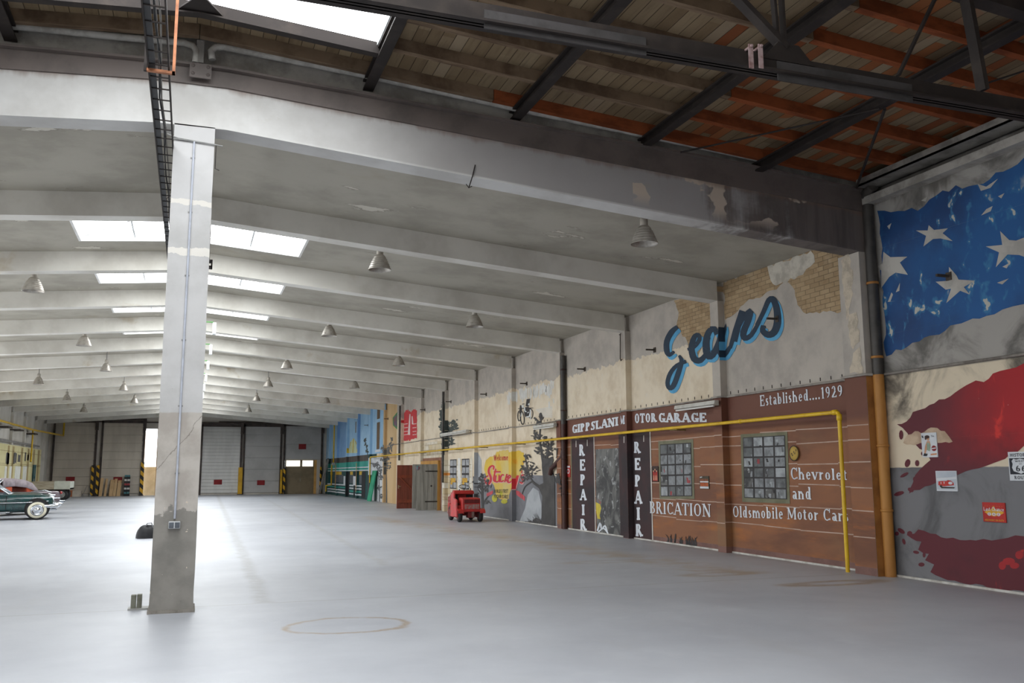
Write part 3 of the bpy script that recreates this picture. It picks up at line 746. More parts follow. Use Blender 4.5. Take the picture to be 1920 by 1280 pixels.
# lattice truss across the front bay
TY = 6.3
T_ = lambda px, py: onY(px, py, TY)
tr = thing('roof_truss', 'dark riveted lattice roof truss spanning the front bay overhead', 'truss', (0, TY, 5.2))
zc0, zc1 = 5.06, 5.235
mb = MB(); mb.box(XL+.1, XW-.1, TY-.09, TY+.09, zc0, zc0+.02)
mb.box(XL+.1, XW-.1, TY-.03, TY-.012, zc0, zc1); mb.box(XL+.1, XW-.1, TY+.012, TY+.03, zc0, zc1); mb.build('bottom_chord', steel, tr)
platem = M('grey-green steel plate', '#4a4747', '#3d3b3a', 3, .7, spec=.2)
for xa, xb, za in ((T_(905, 10).x, T_(1206, 60).x, 5.02), (T_(1452, 118).x, T_(1705, 190).x, 5.0)):
    mb = MB(); mb.box(xa, xb, TY-.045, TY-.031, za, zc1-.06)
    for i in range(8): mb.lathe([(.0, -.008), (.012, -.004), (.014, 0)], (xa+(xb-xa)*(i+.5)/8, TY-.046, (za+zc1)/2-.05), None, 8, 'y')
    mb.build('splice_plate', platem, tr)
ztop = lambda x: zp(x)-.02
mb = MB()
for a, b in ((XL+.1, XR), (XR, XW-.1)): mb.bar((a, TY, zp(a)-.09), (b, TY, zp(b)-.09), .16, .12)
mb.build('top_chord', steel, tr)
def member(a, b, w, nm):
    A, B = T_(*a), T_(*b); d = B-A; B = A+d*((zp(B.x)-.1-A.z)/max(d.z, .05)) if d.z > .02 else B
    mb = MB(); mb.bar(A, B, w*.5, w, None, (0, 1, 0)); mb.build(nm, steel, tr)
member((1472, 92), (1385, 0), .10, 'diagonal'); member((1458, 86), (1450, 0), .055, 'post'); member((1470, 86), (1465, 0), .055, 'post')
member((1843, 170), (1812, 0), .11, 'post')
member((1684, 142), (1752, 0), .045, 'tie_rod'); member((1850, 156), (1990, 110), .03, 'tie_rod')
for x, dx in ((-1.6, 1.2), (-4.2, -1.3), (1.2, 1.4), (-6.8, 1.2)):
    mb = MB(); mb.bar((x, TY, zc1), (x+dx, TY, zp(x+dx)-.1), .05, .09); mb.build('diagonal', steel, tr)
A = T_(1475, 92); mb = MB(); mb.prism([(-.28, -.03), (.26, -.03), (.1, .14), (-.12, .14)], lambda u, v, w: (A.x+u, TY-.04+w, zc1+v-.02), .012); mb.build('gusset', steel, tr)
o = thing('hanger_bracket', 'pair of pale rusty strap brackets hanging below the roof truss', 'bracket', T_(1400, 100))
for px in (1394, 1412):
    a = T_(px, 93); mb = MB(); mb.box(a.x-.022, a.x+.022, TY-.11, TY-.1, T_(px, 137).z, a.z); mb.tube([(a.x, TY-.13, a.z-.02), (a.x, TY+.02, a.z-.02)], .012)
    mb.build('strap', M('pinkish rusty strap', '#a38d8c', '#7d5f5c', 9, .7), o)
# wind-bracing rods under the roof
o = thing('bracing_rod', 'long thin steel bracing rod slanting under the roof from the front beam', 'rod', (7, 10, 6.3), 'wind bracing rods')
mb = MB(); mb.tube([(6.75, 11.38, 6.36), (8.16, 8.8, 6.22)], .014); mb.build('rod', steel, o)
o = thing('bracing_rod', 'thin steel bracing rod slanting up from the corner by the flag wall', 'rod', (9, 10, 6.2), 'wind bracing rods')
mb = MB(); mb.tube([(9.95, 11.35, 6.14), (8.24, 8.8, 6.22)], .022); mb.build('rod', steel, o)

# pale conduits and strut on the gable strip
pale = M('pale flaking conduit', '#b5b2ac', '#96928b', 5, .7)
yy = Y0-.06
def onG(px, py): p = onY(px, py, yy); return (p.x, yy, p.z)
for nm, pts in (('pale grey pipe under the timber roof left of the strut, bent down at its end', [(-40, 44), (40, 50), (200, 67), (345, 80), (362, 86), (369, 96), (366, 118)]), ('pale grey pipe under the timber roof running right from the strut', [(398, 112), (396, 96), (404, 88), (420, 88), (560, 116), (700, 144), (960, 202), (1240, 260), (1430, 300)])):
    mb = MB(); mb.tube([onG(*q) for q in pts], .045, n=10); o = mb.build('conduit_pipe', pale); tag(o, nm, 'pipe', 'pale pipes under the timber roof')
mb = MB(); a = onG(378, 45); mb.box(a[0]-.045, a[0]+.045, yy-.03, yy+.05, zt1(a[0]), zp(a[0])+.14); o = mb.build('strut', M('grey strut paint', '#86827d', '#77736e', 3, .6)); tag(o, 'short grey steel strut above the column between girder and roof', 'strut')
mb = MB(); a = onG(377, 116); mb.box(a[0]-.13, a[0]+.13, Y0-.135, Y0-.11, zt1(a[0])-.22, zt1(a[0])-.03)
for i in (-1, 1):
    for j in (0, 1): mb.lathe([(0, -.02), (.02, -.012), (.024, 0)], (a[0]+i*.09, Y0-.135, zt1(a[0])-.17+j*.1), None, 8, 'y')
o = mb.build('bolted_plate', steelb); tag(o, 'bolted steel plate on the girder right above the column', 'plate')

# cable tray along the ridge with its cables and rusty hanger
ct = thing('cable_tray', 'long dark ladder cable tray running along the ridge past the column', 'cable tray', (-.47, 10, 5.6))
tx0, tx1, tz, ty0, ty1 = -.565, -.375, 5.6, 1.0, 60.0
for x in (tx0, tx1):
    mb = MB(); mb.box(x-.008, x+.008, ty0, ty1, tz, tz+.055); mb.build('side_rail', steel, ct)
y = ty0; tp = None
while y < 26:
    mb = MB(); mb.box(tx0+.008, tx1-.008, y-.009, y+.009, tz+.004, tz+.014); mb.build('rung', steel, ct); y += .3
mb = MB(); mb.box(tx0, tx0+.065, ty0, ty1, tz+.012, tz+.03); mb.build('flat_cable', M('black cable sheath', '#232325', '#1a1a1c', 5, .6), ct)
for i, (dx, c) in enumerate(((.085, '#5a5856'), (.10, '#2b2b2c'), (.12, '#77736d'))):
    mb = MB(); r = random.Random(i); mb.tube([(tx0+dx+r.uniform(-.022, .022), ty0+j*.9, tz+.03+r.uniform(0, .015)) for j in range(int((ty1-ty0)/.9))], .008, n=6)
    mb.build('cable', M('cable %d' % i, c), ct)
rust = M('rusty orange steel', '#b0714c', '#8a5637', 6, .7, lo=.35, hi=.7)
hg = thing('tray_hanger', 'rusty orange steel stirrup holding the cable tray up under the skylight', 'hanger', (-.47, 9.2, 5.58))
hy = 9.2
mb = MB(); mb.box(tx0-.02, tx1+.06, hy-.02, hy+.02, tz-.03, tz-.002); mb.build('cross_bar', rust, hg)
for x in (tx0-.03, tx1+.045):
    mb = MB(); mb.box(x-.014, x+.014, hy-.02, hy+.02, tz-.03, zp(x)+.55); mb.build('drop_rod', rust if x > tx0 else steel, hg)

# green-armed sign boxes hung from the tray
def sign_box(y, i):
    o = thing('sign_box', 'white sign box on a green arm under the ridge, %s counting back from the column' % nth(i), 'sign', (.1, y, 5.4), 'sign boxes along the ridge')
    mb = MB(); mb.tube([(tx0, y, 5.52), (.42, y, 5.52)], .018, n=6); mb.build('arm', M('green arm', '#5f9a58', '#4d8548', 3, .6), o)
    mb = MB(); mb.box(.40, .49, y-.10, y+.10, 5.2, 5.5); mb.build('box', M('sign box white', '#e3e6e4', '#cfd3d2', 3, .5), o, bevel=.01)
for i, k in enumerate(range(3, 13)): sign_box(beam_y(k)+.0, i)
o = thing('lamp_frame', 'small dark open frame hung under the second hall beam beside the column', 'frame', (.3, 18, 5.4))
q0, q1 = onY(386, 488, 17.2), onY(398, 503, 17.2)
mb = MB()
for (a, b, c, d) in ((q0.x, q1.x, q0.z-.03, q0.z), (q0.x, q1.x, q1.z, q1.z+.03), (q0.x, q0.x+.025, q1.z, q0.z), (q1.x-.025, q1.x, q1.z, q0.z)): mb.box(a, b, 17.1, 17.3, c, d)
mb.tube([(tx1, 17.2, q0.z+.0), (q0.x, 17.2, q0.z-.01)], .01, n=6); mb.tube([(q0.x+.06, 17.2, q0.z), (q0.x+.06, 17.2, zs(q0.x)+.1)], .008, n=6)
mb.build('frame', steel, o)

# hook and wire on the front beam
o = thing('hanging_wire', 'thin bent wire dangling from the lower edge of the front beam', 'wire', (3.6, Y0, 5.6))
mb = MB(); a, b, c = onY(891, 309, Y0-.02), onY(886, 330, Y0-.02), onY(879, 352, Y0-.02); mb.tube([a, b, c], .008, n=6); mb.tube([onY(874, 345, Y0-.02), c, onY(885, 349, Y0-.02)], .006, n=6); mb.build('wire', steel, o)

# ------------------------------------------------------------------ bell lamps
def lamp_parts(o):
    alu = M('ribbed aluminium shade', '#b9b4ac', '#9d968d', 5, .42, .55, coord='obj')
    prof = [(.055, .30), (.085, .285), (.105, .26)]
    for i in range(6):
        t = i/5; r0 = .11+.095*t**.8; z0 = .25-.215*t
        prof += [(r0, z0), (r0+.008, z0-.012), (r0+.004, z0-.028)]
    prof += [(.218, .01), (.222, 0), (.214, .0), (.20, .03), (.13, .2), (.06, .27)]
    mb = MB(); mb.lathe(prof, (0, 0, 0), None, 24); sh = mb.build('shade', alu, o)
    mb = MB(); mb.lathe([(0, .43), (.06, .43), (.064, .40), (.064, .29), (.055, .28)], (0, 0, 0), None, 16); mb.build('gear_housing', M('lamp gear housing', '#a39d93', '#8d877e', 4, .5, .3, coord='obj'), o)
    mb = MB(); mb.lathe([(0, .05), (.04, .06), (.05, .10), (.03, .18), (.02, .24)], (0, 0, 0), None, 12); mb.build('bulb', M('milky bulb', '#e9e9e4', '#dcdcd5', 2, .3, coord='obj'), o)
lp = thing('bell_lamp', 'x', 'lamp', (0, 0, 0), 'ribbed bell lamps under the hall ceiling'); lamp_parts(lp)
LA = []
for row, z, pts in (('A', 5.47, [(712, 499), (617, 625), (540, 685), (503, 722), (481, 749), (466, 770)]), ('B', 5.22, [(1208, 449), (890, 607), (748, 681), (666, 724), (612, 753), (575, 772)]),
                    ('C', 5.47, [(62, 539), (153, 638), (199, 692), (232, 729), (252, 753)]), ('D', 5.25, [(72, 717), (125, 748), (157, 770)])):
    for i, (px, py) in enumerate(pts):
        p = onZ(px, py, z); LA.append((row, i, p))
rows = {'A': 'right of the column under the ridge slope', 'B': 'along the right wall side', 'C': 'left of the column', 'D': 'far left near the left wall'}
first = True
for row, i, p in LA:
    o = lp if first else copy_tree(lp); first = False
    # keep clear of the beam it hangs behind
    y = p.y
    for k in range(NB):
        if beam_y(k)-.24 < y < beam_y(k)+.33+.24: y = beam_y(k)+.33+.26
    o.location = (p.x, y, p.z-.075)
    o['label'] = 'ribbed aluminium bell lamp, %s in its row %s' % ('nearest' if i == 0 else nth(i), rows[row])
    s = thing('lamp_stem', 'x', 'stem', (0, 0, 0)) if False else None
    mb = MB(); h = zs(p.x)-p.z+.075; mb.v = []
    mb.tube([(0, 0, .42), (0, 0, h+.01)], .012, n=8); st_ = mb.build('stem', greymetal); st_.parent = o; ROOT[st_.name] = Vector((0, 0, 0))
# ================================================================== painting on the right wall
def flat(name, c, c2=None, **k): return M(name, c, c2, k.pop('scale', 2.5), k.pop('rough', .75), **k)
white_p = flat('white sign paint', '#dde2e8', '#cdd2da')
dark_p = flat('near-black sign paint', '#2f2c2d', '#3b3838')
navy = flat('navy sign paint', '#1f3346', '#28394a'); sky_p = flat('light blue sign paint', '#5aa6cf', '#4f98c2')

# exposed brick in the first two bays
brickm = mat_brick('exposed yellow brick', '#b29a78', '#9a8262', '#6e5f4c')
mb = MB()
top0 = zs(XW)-.0
yb1 = beam_y(1)
b0 = [(yb1-.03, top0), (yb1-.03, 4.72), (15.5, 4.80), (15.0, 5.0), (14.75, 4.98), (14.35, 5.04), (14.1, 5.02), (13.85, 5.12), (13.62, 4.98), (13.5, 4.62), (13.35, 4.46), (12.9, 4.36), (12.25, 4.30), (12.15, 5.1), (12.08, top0)]
paint(mb, jag(b0, .035, .09, 2), 1)
y2 = 18.35
b1 = [(17.95, top0-.02), (17.75, 5.2), (17.9, 4.8), (17.5, 4.6), (17.3, 4.2), (17.1, 4.0), (16.8, 4.3), (yb1+.31, 4.35), (yb1+.31, top0)]
paint(mb, jag(b1, .04, .1, 3), 1)
mb.build('exposed_brick', brickm, wall_right, fixn=False)
mb = MB(); paint(mb, jag([(14.35, top0), (14.2, 5.15), (13.9, 5.12), (13.55, 5.1), (13.2, 5.22), (12.95, 5.3), (13.05, top0)], .05, .1, 5), 2)
mb.build('plaster_patch', flat('whitish plaster patch', '#c9c3b6', '#a9a296', scale=4), wall_right, fixn=False)
mb = MB()
for pts in ([(1577, 490), (1590, 470), (1600, 520), (1597, 560), (1588, 600), (1582, 540)], [(1592, 590), (1606, 585), (1612, 640), (1600, 655), (1592, 630)], [(1600, 662), (1612, 650), (1618, 700), (1594, 700)]):
    paint(mb, jag([(lambda q: (q.y, q.z))(onX(*p, XW-.285)) for p in pts], .03, .08, 9), 1)
mb.build('plaster_patch', flat('cream flaking plaster', '#c6b9a5', '#a59a8a', scale=5), pil0, fixn=False)

# ledge pipe along the wall, hooks above it
mb = MB(); lp_y = [7-14+i for i in range(0, 1)]
path = []
mb.tube([(XW-.03, YN+.02, 3.125), (XW-.03, Y0-.04, 3.125), (XW-.315, Y0-.03, 3.125), (XW-.315, Y0+.53, 3.125), (XW-.03, Y0+.56, 3.125), (XW-.03, beam_y(1)-.03, 3.125)], .022, n=6)
for k in range(1, 9):
    a, b, _x = PIL[k]; c = PIL[k+1][0]
    mb.tube([(XW-.03, a-.03, 3.125), (XP-.025, a-.02, 3.125), (XP-.025, b+.02, 3.125), (XW-.03, b+.03, 3.125), (XW-.03, c-.03, 3.125)], .02, n=6)
o = mb.build('ledge_pipe', M('grey wall pipe', '#a39d95', '#7f7972', 4, .6)); tag(o, 'thin grey pipe running level along the right wall above the painted garage front', 'pipe')
mb = MB(); y = Y0+.9
while y < 34:
    if not any(a-.1 < y < b+.1 for a, b, _x in PIL): mb.box(XW-.012, XW, y-.004, y+.004, 3.17, 3.23)
    y += .28
o = mb.build('hook_row', steel); tag(o, 'row of tiny iron hooks above the thin grey wall pipe', 'hook', kind='stuff')

# ------------------------------------------------------------------ flag painting on the front bay wall
fl = thing('flag_mural', 'huge torn blue, white and red flag painted on the front bay wall', 'mural', (XW, 8, 3))
def mat_blue():
    t = Mat('flag blue', .7); n = t.noise(.7, 5, .55); v = t.noise(4.2, 3, .55, (1, 1, .7), (3, 1, 2), .35); st = t.noise(2.5, 6, .6, (1, 1, .12)); w2 = t.noise(1.1, 5, .5, (1, 1, 1), (8, 3, 1))
    c = t.mix('#195690', '#143a6b', n.step(.35, .68)); c = t.mix(c, '#3f84ad', (v.step(.54, .64))*.6*w2.step(.35, .55))
    c = t.mix(c, '#b7b6ac', (v.step(.63, .65))*w2.step(.4, .52)); c = t.mix(c, '#10294b', (st.step(.6, .8))*(t.z.gt(4.6))*.6)
    t.base(c); return t.m
def mat_red():
    t = Mat('flag red', .7); n = t.noise(.8, 5, .6); v = t.noise(4.0, 4, .55, (1, 1, .8), (3, 6, 2), .4); f = t.noise(2.0, 5, .6, (1, 1, .5), (1, 1, 7), 1)
    near = (9.9-t.y+(n-.5)*1.6).step(-.7, .9)
    c = t.mix('#5b1d28', '#a3181f', near*(t.z-1.75+(n-.5)).step(-.2, .5)); c = t.mix(c, '#3d1822', n.step(.55, .72)*.6)
    c = t.mix(c, '#d8342a', f.step(.6, .68)*near*.8); c = t.mix(c, '#e0a8a0', v.step(.69, .72)*near*(t.z.gt(2.1))*.7)
    t.base(c); return t.m
bl_edge = P([(1645, 395), (1653, 480), (1655, 560), (1662, 668), (1680, 655), (1700, 651), (1724, 640), (1744, 629), (1762, 627), (1782, 610), (1803, 606), (1824, 597), (1850, 592), (1865, 589), (1880, 580), (1900, 574), (1920, 570)])
e = bl_edge[-1]
blue = bl_edge+[(8.2, e[1]+.12), (7.0, e[1]+.3), (4.5, e[1]+.5), (4.5, 5.75), (7.5, 5.78), (8.6, 5.75), (9.4, 5.62), (10.0, 5.72), (10.5, 5.55), (10.9, 5.66), (11.2, 5.75)]
mb = MB(); paint(mb, jag(blue, .045, .11, 4), 1); mb.build('blue_field', mat_blue(), fl, fixn=False)
starm = flat('unpainted star', '#b9b5ad', '#a5a19a')
stars = [[(1718, 432), (1740, 432), (1742, 422), (1752, 431), (1778, 428), (1768, 437), (1787, 452), (1764, 447), (1750, 448), (1732, 462), (1737, 442)],
         [(1657, 472), (1670, 482), (1702, 481), (1688, 492), (1703, 515), (1680, 511), (1668, 519), (1653, 540), (1653, 507), (1646, 499), (1655, 494)],
         [(1780, 500), (1794, 516), (1798, 524), (1829, 526), (1808, 538), (1819, 552), (1801, 545), (1775, 568), (1784, 541), (1774, 543), (1755, 528), (1780, 526)],
         [(1876, 433), (1893, 450), (1906, 451), (1935, 440), (1922, 466), (1940, 488), (1912, 478), (1890, 477), (1868, 501), (1874, 473), (1849, 462), (1880, 459)]]
for s_ in stars:
    mb = MB(); paint(mb, P(s_), 2); mb.build('star', starm, fl, fixn=False)
mb = MB()
for s_ in ([(1834, 345), (1850, 350), (1872, 335), (1858, 352), (1840, 358)], [(1728, 376), (1740, 368), (1736, 378)], [(1872, 368), (1884, 362), (1878, 372)], [(1850, 392), (1862, 386), (1858, 396), (1840, 404)], [(1664, 424), (1672, 418), (1668, 430)], [(1880, 500), (1895, 492), (1888, 503)], [(1665, 566), (1672, 548), (1675, 552), (1670, 565), (1680, 564)], [(1870, 530), (1892, 522), (1880, 533)], [(1680, 548), (1688, 530), (1687, 545)]):
    paint(mb, P(s_), 2)
mb.build('paint_gap', starm, fl, fixn=False)
r1t = P([(1682, 795), (1700, 790), (1712, 772), (1735, 765), (1752, 756), (1772, 748), (1792, 735), (1812, 722), (1830, 713), (1845, 716), (1862, 700), (1890, 692), (1920, 681)])
r1b = P([(1920, 836), (1905, 850), (1885, 860), (1868, 866), (1850, 873), (1822, 880), (1800, 888), (1780, 896), (1755, 905), (1725, 918), (1705, 925), (1712, 905), (1725, 880), (1745, 862), (1735, 845), (1716, 832), (1702, 812)])
e = r1t[-1]; e2 = r1b[0]
mb = MB(); paint(mb, jag(r1t+[(7.5, e[1]+.35), (4.5, e[1]+.5), (4.5, e2[1]+.3), (8.0, e2[1]+.12)]+r1b, .028, .09, 6), 1)
for (x, y, a, b, t) in ((1702, 868, 5, 8, .3), (1696, 890, 9, 3, -.5), (1716, 898, 4, 5, 0), (1686, 925, 10, 4, -.3), (1708, 918, 6, 4, .5), (1690, 815, 4, 9, 0), (1700, 826, 3, 6, .4), (1720, 868, 4, 6, 0), (1730, 940-90, 3, 4, 0)):
    disc(mb, x, y, a, b, 1, None, 9, t)
redm = mat_red(); mb.build('red_stripe', redm, fl, fixn=False)
mb = MB(); paint(mb, jag(P([(1694, 830), (1702, 815), (1716, 808), (1728, 812), (1740, 804), (1758, 802), (1772, 808), (1780, 818), (1787, 828), (1760, 830), (1742, 829), (1720, 833)]), .02, .06, 8), 2)
mb.build('paint_gap', flat('bare cream wall', '#c5ae94', '#a98f78'), fl, fixn=False)
r2 = P([(1700, 1002), (1715, 1000), (1722, 992), (1745, 1000), (1775, 1009), (1800, 1012), (1830, 1013), (1860, 1013), (1890, 1008), (1920, 1005)])
r2b = P([(1830, 1094), (1790, 1088), (1765, 1082), (1745, 1072), (1752, 1058), (1735, 1050), (1742, 1038), (1722, 1030), (1728, 1015)])
e = r2[-1]; mb = MB(); paint(mb, jag(r2+[(7.5, e[1]+.1), (4.5, e[1]+.3), (4.5, .03), (9.6, .03)]+r2b, .025, .09, 7), 1)
for (x, y, a, b, t) in ((1682, 1000, 4, 4, 0), (1690, 995, 8, 4, .6), (1695, 1015, 3, 6, -.3), (1718, 1035, 6, 3, .2), (1733, 1040, 3, 5, 0), (1728, 1058, 6, 4, 0), (1706, 1000, 5, 5, .3)): disc(mb, x, y, a, b, 1, None, 9, t)
mb.build('red_stripe', redm, fl, fixn=False)
mb = MB()
for (x, y, a, b) in ((1892, 1052, 12, 7), (1912, 1040, 8, 8), (1880, 1060, 7, 8), (1903, 1060, 9, 6)): disc(mb, x, y, a, b, 2, None, 10)
mb.build('bright_dab', flat('bright red dab', '#a3262a', '#8a2028'), fl, fixn=False)

# ------------------------------------------------------------------ painted garage front
gm = thing('garage_mural', 'brown timber garage front painted on the wall with white lettering and windows', 'mural', (XW, 18, 1.5))
def mat_plank_paint():
    t = Mat('painted brown planks', .7); n = t.noise(.8, 6, .6, (1, .45, 1.6)); n2 = t.noise(1.6, 6, .6, (1, .35, 2.2), (4, 1, 8)); n3 = t.noise(.4, 4, .5, (1, 1, 1), (7, 7, 1))
    c = t.mix('#8a5a3c', '#6f4632', n.step(.38, .66)); c = t.mix(c, '#a8652f', n2.step(.5, .72)*(1-(t.z-.5).step(0, 2.2))*.9); c = t.mix(c, '#7d6a4e', n3.step(.55, .7)*.45)
    c = t.mix(c, '#643b30', (t.z-2.42).step(-.05, .1)*.8)
    t.base(c); return t.m
brown = mat_plank_paint()
yg1 = 25.15
mb = MB(); paint(mb, rect(Y0+.0045, .12, yg1, 3.11), 1, brown); mb.build('planking', brown, gm, fixn=False)
mb = MB(); mb.face([(XW, Y0-.004, .0), (XW-.292, Y0-.004, .0), (XW-.292, Y0-.004, 3.1), (XW, Y0-.004, 3.1)]); mb.build('planking', flat('ochre painted timber', '#a87338', '#8a5c2c', scale=2), gm, fixn=False)
linem = flat('pale plank line', '#bda596', '#a88d7d')
mb = MB(); r = random.Random(5)
for z in (2.33, 2.12, 1.74, 1.36, .98, .58):
    y = Y0+.01
    while y < yg1-.05:
        y2 = min(y+1.1, yg1-.02); dz = r.uniform(-.02, .02); z1, z2 = z+dz, z+dz+r.uniform(-.015, .015)
        paint_convex(mb, [(y, z1-.009), (y2, z2-.009), (y2, z2+.009), (y, z1+.009)], 2); y = y2
mb.build('plank_line', linem, gm, fixn=False)
mb = MB(); paint(mb, rect(Y0+.0045, .0, yg1, .12), 2); mb.build('skirting', flat('dusty pink skirting', '#7f5d55', '#6d4f49'), gm, fixn=False)
maroon = flat('dark maroon door paint', '#3d2628', '#2c2326', scale=1.2)
trimp = flat('olive trim paint', '#7c7758', '#6c684e'); edgew = flat('white edge paint', '#cfcac2', '#bdb8b0')
for q, (xa, xb) in enumerate(((1073, 1115), (1162, 1221))):
    ya, yb = W(xa, 900)[0], W(xb, 900)[0]
    mb = MB(); paint(mb, rect(yb, .01, ya, 2.56), 3); mb.build('door_leaf', maroon, gm, fixn=False)
    mb = MB(); paint(mb, rect(yb-.05, .01, yb, 2.56), 4); mb.build('door_edge', edgew, gm, fixn=False)
mb = MB(); ya = W(1073, 900)[0]; paint(mb, rect(ya, .03, ya+.06, 2.5), 4); mb.build('door_edge', trimp, gm, fixn=False)
def mat_smudge(name, a='#6f6f6d', b='#3c3c3d'):
    t = Mat(name, .7); n = t.noise(1.8, 6, .6, (1, 1, .8), (2, 2, 2), 1.5); v = t.noise(6, 4, .5, off=(1, 5, 5), dist=1); c = t.mix(a, b, n.step(.38, .62)); c = t.mix(c, '#b9bcbc', v.step(.6, .7)*.7); c = t.mix(c, '#9a4a48', t.noise(3, 3, .5, off=(9, 1, 4)).step(.7, .73)*.7); t.base(c); return t.m
smudge = mat_smudge('painted workshop interior')
ya, yb = W(1116.5, 900)[0], W(1162, 900)[0]
mb = MB(); paint(mb, rect(yb, .01, ya-.05, 2.22), 3); mb.build('painted_doorway', smudge, gm, fixn=False)
mb = MB(); paint(mb, P([(1118, 941), (1126, 945), (1128, 952), (1125, 966), (1127, 973), (1121, 972), (1119, 960)]), 4); mb.build('painted_figure', flat('yellow paint', '#d9c64a', '#c4b13e'), gm, fixn=False)
mb = MB(); ribbon(mb, [(1121, 995), (1126, 980), (1129, 992), (1135, 985), (1139, 997)], 3, 4); ribbon(mb, [(1120, 1000), (1132, 990), (1141, 1000)], 2.5, 4); mb.build('painted_figure', white_p, gm, fixn=False)
# lettering
slab = dict(T=.27, t=.15, st=.15, sl=.2, gap=.05)
mb = MB(); wall_text(mb, 'GIPPSLANI', (1073, 812.5), (1160, 797.5), 797, 4, top1=781, **slab)
mb.build('lettering', white_p, gm, fixn=False); mb = MB(); wall_text(mb, 'M', (1162.5, 796), (1172, 794.5), 780, 4, conv=WP, **slab)
mb.build('lettering', white_p, gm, fixn=False); mb = MB(); wall_text(mb, 'OTOR', (1190.5, 793.5), (1232, 790.5), 775, 4, top1=774, **slab); mb.build('lettering', white_p, gm, fixn=False); mb = MB(); wall_text(mb, 'GARAGE', (1235, 791.5), (1326, 791), 774, 4, top1=773.5, **slab)
mb.build('lettering', white_p, gm, fixn=False)
for q, L in enumerate(([(1087, 1097, 854, 833), (1088, 1098.5, 882, 861), (1089, 1099, 909.5, 889), (1089, 1100, 937.5, 917), (1092, 1097.5, 965.5, 945.5), (1089, 1100.5, 994, 972.5)],
                       [(1187, 1200, 849, 828), (1188, 1200.5, 881, 858.5), (1188.5, 1201, 912, 890), (1188.5, 1202.5, 944, 920), (1192, 1199.5, 974.5, 951), (1190, 1204, 1005, 982)])):
    for ch, (xa, xb, yb_, yt) in zip('REPAIR', L):
        mb = MB(); wall_text(mb, ch, (xa+3*q, yb_), (xb+2*q, yb_), yt, 5, conv=W, **dict(T=.26, t=.15, st=.15, sl=.17)); mb.build('letter', white_p, gm, fixn=False)
mb = MB(); wall_text(mb, 'BRICATION', (1219, 961.5), (1335, 969), 939.5, 4, top1=945, T=.17, t=.075, st=.06, sl=.15, gap=.04); mb.build('lettering', white_p, gm, fixn=False)
serif = dict(T=.165, t=.085, st=.07, sl=.13, gap=.05)
mb = MB(); wall_text(mb, 'Established....1929', (1426, 761.5), (1582, 742.5), 741, 4, top1=721, **serif); mb.build('lettering', white_p, gm, fixn=False)
mb = MB(); wall_text(mb, 'Chevrolet', (1483, 898.5), (1590.5, 899.5), 876, 4, top1=879, conv=W, **serif); mb.build('lettering', white_p, gm, fixn=False); mb = MB(); wall_text(mb, 'and', (1486, 935.5), (1523, 936), 913, 4, **serif); mb.build('lettering', white_p, gm, fixn=False); mb = MB(); wall_text(mb, 'Oldsmobile Motor Cars', (1375, 969), (1593.5, 977.5), 948, 4, top1=955, conv=W, **serif); mb.build('lettering', white_p, gm, fixn=False)
# painted windows
def pwin(outer, inner, nc, nr, seed):
    mb = MB(); paint(mb, P(outer), 3); mb.build('painted_window', flat('olive window frame', '#77765f', '#68674f'), gm, fixn=False)
    I = [Vector(W(*p)) for p in inner]      # tl, tr, br, bl
    at = lambda u, v: (I[0]*(1-u)+I[1]*u)*(1-v)+(I[3]*(1-u)+I[2]*u)*v
    mb = MB(); paint(mb, [tuple(p) for p in I], 4); mb.build('painted_pane', dark_p, gm, fixn=False)
    r = random.Random(seed); gs = [flat('pane grey a', '#6a6d6e', '#4c4e50', scale=5), flat('pane grey b', '#8d9194', '#6c6f71', scale=6), flat('pane grey c', '#a9aeb1', '#83878a', scale=4), smudge]
    mb = MB()
    for i in range(nc):
        for j in range(nr):
            u0, u1, v0, v1 = (i+.08)/nc, (i+.92)/nc, (j+.08)/nr, (j+.92)/nr; k = r.choice([0, 0, 1, 1, 2, 3])
            if seed == 2 and i > 1 and j < 3: k = r.choice((1, 2))
            if seed == 1 and i > 1: k = r.choice((0, 1, 1))
            paint_convex(mb, [tuple(at(*q)) for q in ((u0, v0), (u1, v0), (u1, v1), (u0, v1))], 5, gs[k])
            for _ in range(r.choice((0, 1, 2, 3))):
                a, b = r.uniform(u0, u1), r.uniform(v0, v1); w, h = (u1-u0)*r.uniform(.06, .3), (v1-v0)*r.uniform(.1, .7)
                a1, b1 = min(a+w, u1), min(b+h, v1); sk = r.uniform(-.1, .1)*(u1-u0)
                paint_convex(mb, [tuple(at(*q)) for q in ((a, b), (a1, b), (max(min(a1+sk, u1), u0), b1), (max(min(a+sk, u1), u0), b1))], 6, r.choice([dark_p, gs[2], gs[0], dark_p, flat('red dab', '#9c4648', '#8a3b40')] if r.random() < .5 else [dark_p, gs[2], gs[1]]))
    mb.build('painted_pane', gs[0], gm, fixn=False)
pwin([(1235, 827), (1300.5, 823), (1303, 935), (1237.5, 935)], [(1238.5, 833), (1297, 829.5), (1299, 930), (1240, 930.5)], 4, 5, 1)
pwin([(1389.5, 814), (1477, 809), (1482, 944), (1392.5, 940.5)], [(1393.8, 820), (1472.8, 815.6), (1477, 936), (1396.5, 933)], 4, 6, 2)
